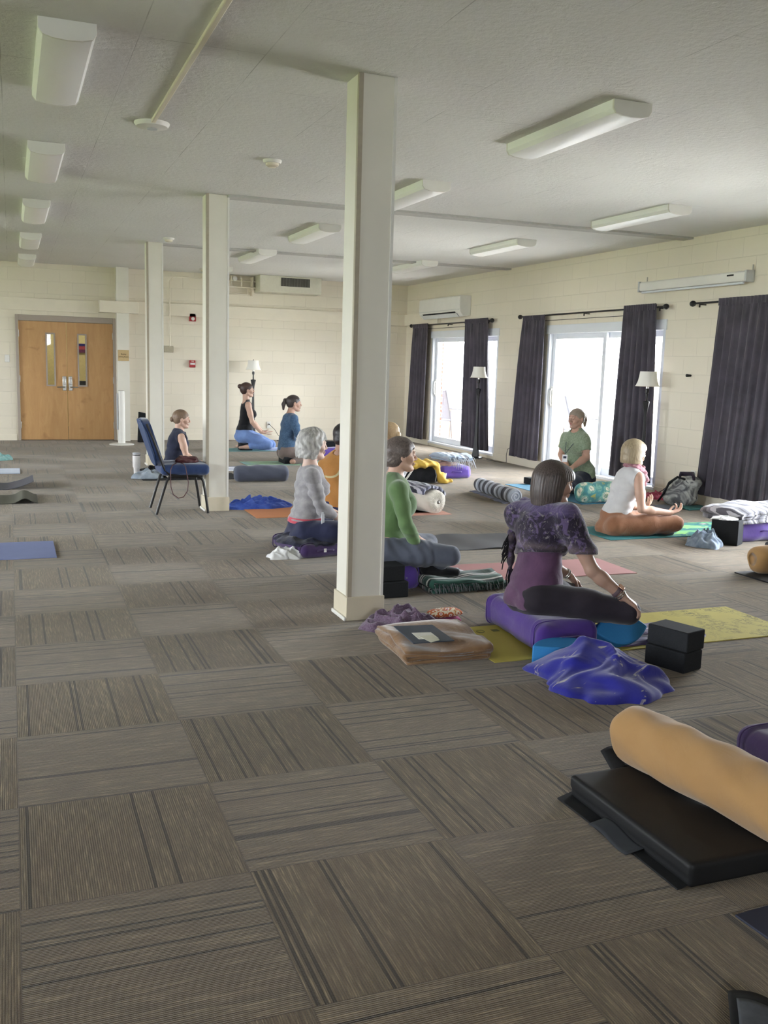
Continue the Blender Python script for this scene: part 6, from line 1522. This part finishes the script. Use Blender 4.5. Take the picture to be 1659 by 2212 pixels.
vx = Vox((1.32, 8.86, .40), (1.72, 9.16, .60), .005); vx.ell((1.53, 9.02, .485), (.11, .075, .032)); vx.ell((1.48, 9.0, .50), (.06, .055, .03)); vx.ell((1.57, 9.03, .50), (.075, .05, .03)); vx.rbox((1.53, 9.0, .52), (.075, .045, .008), .006, roty(.15))
vx.disp(lambda x, y, z: .007*wn(x, y, z, 60, 1)); vx.cut((0, 0, .455), (0, 0, -1))
obj('bag', vx.mesh(), m_leather, pz, world=True, angle=180)
ya = 8.855
obj('strap', M().tube([(1.45, 9.0, .475), (1.475, 8.9, .472), (1.49, ya, .445), (1.50, ya, .38), (1.515, ya, .30), (1.505, ya, .22), (1.47, ya, .165), (1.42, ya, .155), (1.375, ya, .19), (1.355, ya, .26), (1.35, ya, .34), (1.352, ya, .42), (1.37, 8.87, .46), (1.42, 8.95, .475)], .0045, 6), m_leather, pz, world=True, angle=180)
# ---- behind the chair
mat_sheet('yoga_mat', 'black mat under the woman in the navy top', (1.42, 11.42), (2.6, 12.02), plain('black_rubber', '1d1e20', .8), th=.008)
tb = thing('tumbler', 'white insulated tumbler standing left of the blue chair', 'tumbler', (1.405, 11.9, 0))
obj('cup', M().lathe([(.03, .008), (.034, .012), (.036, .1), (.046, .12), (.047, .27), (.045, .275)], (1.405, 11.9, 0), 28), plain('tumbler_white', 'dcd8d6', .4, .4, bump=0), tb, world=True)
obj('lid', M().lathe([(.046, .274), (.047, .284), (.040, .29), (.02, .29)], (1.405, 11.9, 0), 28), plain('lid_clear', 'b9bcc2', .3), tb, world=True); obj('rim_band', M().lathe([(.0475, .255), (.048, .258), (.048, .262), (.0475, .265)], (1.405, 11.9, 0), 28), m_dark, tb, world=True)
heap('jacket', 'pale blue-grey jacket bunched on the floor behind the blue chair', 'jacket', (1.50, 11.66), (.40, .24, .125), fabric('pale_denim', '8e9bab', 'a8b4c0', 12, 300), 2.7, .1, z=.008)
heap('bag', 'black bag lying behind the pale jacket left of the third column', 'bag', (1.62, 12.05), (.38, .25, .15), fabric('black_nylon', '16171b', '24262c', 8, 300), 1.7, .1, z=.0, amp=.6)
# ---- left mats
mat_sheet('yoga_mat', 'periwinkle blue mat at the left edge, nearest of the left mats', (-1.5, 7.08), (.272, 7.72), plain('periwinkle_rubber', '7d88b8', .8, var=.05, sc=4), th=.007)
mat_sheet('yoga_mat', 'dark olive mat at the left edge with a humped end', (-1.5, 9.78), (.215, 10.40), plain('olive_rubber', '55554a', .8, var=.05, sc=4), curl=('r', .0, .05))
mat_sheet('yoga_mat', 'charcoal mat at the left edge with its end curled up', (-1.5, 10.84), (.20, 11.42), plain('charcoal_rubber', '50505a', .8, var=.05, sc=4), curl=('r', .085))
mat_sheet('yoga_mat', 'pale blue mat at the left edge, farthest of the left mats', (-1.5, 12.30), (.075, 12.86), stripes('pale_blue_mat', ['9aa9c6', '8d9dbc', 'a2b0ca', '93a2c0'], 1, .25), ripple=.006)
heap('towel', 'teal cloth on a dark mat at the far left edge', 'cloth', (-.22, 14.0), (.42, .3, .11), fabric('teal_cloth', '5aa6a4', 'a6d6d6', 14, 300), 2.2)
# ---- middle distance
bg_ = thing('duffel_bag', 'black duffel bag with a white stripe half covered by a yellow jacket', 'bag', (4.62, 10.85, 0))
vx = Vox((4.2, 10.55, -.02), (5.02, 11.15, .32), .008); vx.rbox((4.62, 10.85, .1), (.32, .17, .1), .07); vx.disp(lambda x, y, z: .008*wn(x, y, z, 18, 2)); vx.cut((0, 0, .003), (0, 0, -1))
obj('body', vx.mesh(), fabric('black_nylon', '16171b', '24262c', 8, 300), bg_, world=True, angle=180)
obj('stripe', M().grid(np.array([[[4.42+.11*u+.03*v, 10.668-.012*sin(u*3), .02+.15*u] for v in (0, .5, 1)] for u in np.linspace(0, 1, 10)])[::-1], .004), m_white, bg_, world=True, angle=180)
obj('end_trim', M().tube([(4.86, 10.665, .02), (4.87, 10.66, .1), (4.86, 10.68, .17)], .006, 6), plain('zip_grey', '8a8a90', .5), bg_, world=True)
vx = Vox((4.15, 10.45, -.02), (5.15, 11.15, .42), .009)
for c_e, r_e in (((4.48, 10.83, .215), (.30, .20, .055)), ((4.72, 10.80, .235), (.20, .17, .05)), ((4.60, 10.86, .265), (.13, .12, .045)), ((4.90, 10.74, .16), (.055, .10, .11)), ((4.95, 10.69, .07), (.055, .07, .075)), ((5.0, 10.66, .03), (.09, .06, .032)), ((4.30, 10.70, .13), (.10, .05, .09))):
    vx.ell(c_e, r_e, None, .03)
vx.disp(lambda x, y, z: .009*np.sin(48*x+20*z+2*wn(x, y, z, 10, 1))+.008*wn(x, y, z, 30, 2)+.003*wn(x, y, z, 80, 1)); vx.cut((0, 0, .004), (0, 0, -1))
tag(obj('jacket', vx.mesh(), fabric('yellow_shell', 'd8b23c', 'c9a02c', 5, 300, .7, .1, .3), angle=180), 'bright yellow jacket thrown over the black duffel bag', 'jacket')
heap('cloth_pink', 'pink cloth behind the yellow jacket', 'cloth', (4.72, 11.25), (.4, .3, .26), fabric('pink_cloth', 'c98a98', 'b87886', 8, 300), 3.2)
tag(obj('paper_cup', M().lathe([(.026, 0), (.028, .003), (.038, .098), (.041, .1), (.041, .104), (.036, .104), (.026, .01), (.001, .008)], (5.06, 10.86, 0), 26), plain('cup_cream', 'd8d2bc', .6, bump=0)), 'cream paper cup on the carpet in front of the violet bolster', 'cup')
bolster_box('violet bolster carrying a fringed blanket, beyond the paper cup', (5.36, 11.42), (.43, .62, .155), 0, m_violet2, .055)
heap('blanket', 'peach and brown blanket folded under the blue fringed one', 'blanket', (5.28, 11.4), (.42, .42, .09), fabric('peach_blanket', 'c9a093', 'a87a70', 6, 300), 1.9, z=.15, amp=.5)
bl = folded('folded_blanket', 'light blue and grey woven blanket with pale fringe on top of the violet bolster', 'blanket', (5.40, 11.35), (.36, .5, .08), 3, stripes('blue_grey_weave', ['8fa3ba', '6e7f94', 'b3c0cc', '5c6470', '9fb0c4'], 0, .16, warp=.05), .1, z=.22, seed=8, fringe=(m_frw, 44, .10, 'y'))
m_cal = fabric('calico_white', 'd8d2c6', 'c9c2b4', 4, 600, .85, .2, .25)
bolster_round('off-white round bolster with a pleated button end, beside the woman in green', (3.875, 8.42), (-.30, 1), .68, .118, m_cal, m_cal, True)
ax = nz(V(-.30, 1, 0))
# striped blanket draped over the off-white bolster
nu, nv = 40, 26; P = np.zeros((nu, nv, 3)); ca = V(3.875, 8.42, .118)+ax*.02; sd = V(ax[1], -ax[0], 0)
for i, u in enumerate(np.linspace(0, 1, nu)):
    th_ = -1.05+2.35*u; th_ = pi/2-th_*.95
    for j, v in enumerate(np.linspace(0, 1, nv)):
        R_ = .132+.010*sin(9*u+3*v)+.006*sin(21*u); P[i, j] = ca+ax*(.05+.5*v)+sd*R_*cos(th_)*1.06+V(0, 0, R_*sin(th_)+.0)
tag(obj('striped_blanket', M().grid(P[::-1], .022), stripes('grey_navy_weave', ['6b6c80', '8f90a2', '2e2f3c', 'b4b4c2', '55566a', '9a9aae', '3a3b4a'], 0, .15, warp=.03), angle=180), 'grey and navy patterned blanket draped over the off-white bolster', 'blanket')
mat_sheet('yoga_mat', 'coral mat peeking from under the off-white bolster', (3.45, 8.36), (4.0, 9.9), plain('coral_rubber', 'c08a78', .8, var=.04, sc=5))
rl = thing('rolled_blanket', 'grey and black striped blanket rolled up on the carpet', 'blanket', (5.04, 9.35, 0))
ra, rb = V(5.09, 9.92, .082), V(4.99, 8.87, .082); dr_ = nz(rb-ra); L_ = np.linalg.norm(rb-ra); e1 = nz(np.cross(V(0, 0, 1), dr_)); vs = []; n = 48; ks = 70
for i in range(ks):
    x = L_*i/(ks-1); a = np.linspace(0, 2*pi, n, endpoint=False); Rr = .078*(1+.06*sin(x*26)+.03*np.sin(3*a+x*9)) * (1 if 0 < i < ks-1 else .9)
    cc = ra+dr_*x; q = cc+Rr[:, None]*(np.cos(a)[:, None]*e1+np.sin(a)[:, None]*V(0, 0, 1)); q[:, 2] = np.maximum(q[:, 2], .001); vs.append(q)
f = [(i*n+j, i*n+(j+1) % n, (i+1)*n+(j+1) % n, (i+1)*n+j) for i in range(ks-1) for j in range(n)]+[tuple(range(n))[::-1], tuple((ks-1)*n+j for j in range(n))]
obj('roll', M().add(np.concatenate(vs), f), stripes('grey_roll', ['3a3a42', '8c93a2', 'a3aab6', '6f7684', '2f2f36', '9097a6', 'b6bcc6', '4c4d56'], 1, .27, warp=.02), rl, world=True, angle=180)
sp = M(); pts = [rb+dr_*.004+e1*(.008+.0095*t)*cos(t*2.2)+V(0, 0, 1)*(.008+.0095*t)*sin(t*2.2) for t in np.linspace(0, 6.6, 90)]
obj('spiral_end', sp.tube(pts, .0045, 6), plain('spiral_pale', 'c4c8d0', .9), rl, world=True, angle=180)
g = M()
for k in range(46):
    pp = ra+dr_*(.03+L_*.94*k/45)-e1*.06; pp[2] = .012; g.tube([pp, pp-e1*(.05+rr.uniform(0, .03))+V(0, rr.uniform(-.015, .015), -.007)], .0035, 4)
obj('fringe', g, plain('fringe_lilac', '8a8ca2', .9), rl, world=True)
# ---- instructor's corner
mat_sheet('yoga_mat', 'bright blue mat under the kneeling instructor', (5.72, 8.72), (6.36, 10.45), plain('blue_rubber', '3f7f9e', .8, var=.04, sc=5))
block('dark foam block at the far end of the instructor mat', (6.12, 10.42), (.23, .15, .08), .0, z=.005)
t = NT('floral_cotton', .85, .2, .2); co = t.coord(); vo = t.n('ShaderNodeTexVoronoi'); t.set(vo.inputs['Vector'], co); vo.inputs['Scale'].default_value = 9.5
c = t.ramp(vo.outputs['Distance'], [(0, '8f9a80'), (.13, 'b9c79e'), (.2, '5f6f4c'), (.24, 'e6e4cc'), (.46, '7fb8a8'), (.6, '4c9aa0'), (.8, 'b5b562')], 'CONSTANT')
c = t.mix(t.ramp(t.noise(co, 16, 2, .5, 1.5), [(.52, G4(0)), (.56, G4(.6))]), c, lin('4f8f8c')); t.set(t.b.inputs['Base Color'], c); t.bump(t.noise(co, 9, 3), .25, .015)
bolster_round('round bolster in a teal and lime flower print in front of the instructor', (5.74, 8.84), (1, .02), .68, .115, t.m)
# ---- around the woman in white
t = NT('teal_leaf_mat', .8, .2); co = t.world(); s3 = t.sep(co); fx_ = t.ramp(t.math('SUBTRACT', s3[0], 5.2), [(.1, G4(0)), (.4, G4(1))])
lf = t.ramp(t.noise(t.scale(co, (2.2, 6, 1)), 1.6, 2, .5, 2.), [(.48, G4(0)), (.52, G4(1))])
t.set(t.b.inputs['Base Color'], t.mix(t.math('MULTIPLY', lf, fx_), lin('2f7378'), t.mix(t.noise(co, 7, 2), lin('3fa08c'), lin('9ccf5c')))); t.bump(t.noise(co, 300, 2), .15, .001)
mat_sheet('yoga_mat', 'teal mat with bright green leaves under the woman in the white top', (4.76, 6.78), (6.6, 7.42), t.m, th=.006)
heap('denim_jacket', 'washed denim jacket crumpled against the black block at right', 'jacket', (5.46, 6.42), (.36, .32, .155), fabric('washed_denim', '6f7f94', '93a2b4', 16, 300), 3.9, .3, amp=1.1, freq=1.5, sm=3)
tag(obj('paper_tag', M().box((5.50, 6.50, .165), (.07, .045, .002), .2, r=None), plain('paper', 'dcdad2', .8, bump=0)), 'small white card on the denim jacket', 'card')
block('tall dark foam block with a paper on top beside the denim jacket', (5.695, 6.43), (.15, .23, .215), .55)
heap('paper_towel', 'crumpled white paper on the dark block at right', 'paper', (5.68, 6.44), (.24, .17, .03), m_tis, 2.2, .3, z=.214, amp=.8)
bolster_box('violet bolster at the right edge under the grey striped blanket', (6.12, 6.60), (.62, .36, .17), 0, m_violet, .06)
folded('folded_blanket', 'grey and white striped woven blanket draped on the violet bolster at right', 'blanket', (6.08, 6.62), (.72, .46, .13), 3, stripes('grey_white_weave', ['77767f', '8e8d97', 'b9b8c0', '66656e', 'c9c8cf', '84838d', '55545c'], 0, .15, warp=.02, skew=.25), .1, z=.172, seed=11)
# ---- right edge
mat_sheet('yoga_mat', 'black mat under the tan bolster at the right edge', (4.9, 4.84), (6.4, 5.42), plain('black_rubber', '1d1e20', .8), rz=0.0, th=.01)
bolster_round('tan round bolster at the right edge, far from the large one', (5.0, 5.36), (1, -.12), .7, .103, m_tan, z=.01)
heap('cloth_black', 'black cloth lying over the tan bolster at the right edge', 'cloth', (5.33, 5.36), (.34, .3, .12), fabric('black_cotton', '17181d', '202228', 8, 300), 1.1, z=.205, amp=.5)
bp = thing('backpack', 'grey and white backpack slumped against the side wall below the outlet', 'backpack', (6.86, 8.5, 0))
vx = Vox((6.5, 8.15, -.02), (7.08, 8.85, .42), .008); vx.ell((6.83, 8.5, .1), (.17, .22, .12), None, .03); vx.ell((6.86, 8.46, .2), (.13, .16, .11), None, .03); vx.ell((6.9, 8.4, .26), (.1, .1, .07), None, .02)
vx.disp(lambda x, y, z: .009*wn(x, y, z, 26, 2)+.004*wn(x, y, z, 70)); vx.cut((0, 0, .003), (0, 0, -1))
t = NT('backpack_cloth', .85, .2); co = t.coord(); t.set(t.b.inputs['Base Color'], t.ramp(t.noise(co, 5, 3, .6, 1.5), [(.4, '5c5d60'), (.5, '9b9c9a'), (.6, 'b9bab6'), (.66, '4c4c52')])); t.bump(t.noise(co, 14, 4), .4, .015)
obj('body', vx.mesh(), t.m, bp, world=True, angle=180)
obj('strap', M().tube([(6.78, 8.36, .3), (6.72, 8.42, .32), (6.68, 8.5, .25), (6.66, 8.56, .12), (6.64, 8.62, .03)], [.012, .014, .014, .012, .01], 7), m_dark, bp, world=True, angle=180)
obj('lining', M().tube([(6.86, 8.32, .3), (6.92, 8.42, .35), (6.84, 8.52, .34), (6.78, 8.46, .31)], [.015, .028, .028, .012], 9), fabric('dark_lining', '2b2430', '3a3040', 8), bp, world=True, angle=180)
heap('cloth_pink', 'crimson pink cloth on the floor behind the floor lamp by the side wall', 'cloth', (6.92, 9.0), (.24, .36, .09), fabric('crimson_cloth', 'a83a56', 'b84a64', 8, 300), 5.5)
tag(obj('laptop_sleeve', M().box((6.38, 8.28, .014), (.42, .25, .026), .05), plain('sleeve_grey', '4a4f58', .8), bevel=.01, bseg=3), 'flat slate grey case on the carpet in front of the backpack', 'case')
tag(obj('phone_papers', M().box((6.22, 8.42, .03), (.16, .08, .004), .5), plain('paper', 'dcdad2', .8, bump=0)), 'white papers on the slate grey case', 'paper')
tag(obj('teal_mat_roll_end', M().b2((6.66, 8.12, 0), (6.98, 8.34, .02)), plain('teal_dark', '2f6a66', .8), bevel=.004), 'dark teal folded mat beside the grey case near the curtain', 'mat')
bpy.data.objects['teal_mat_roll_end'].name = 'folded_mat'
bpy.data.objects['phone_papers'].name = 'papers'
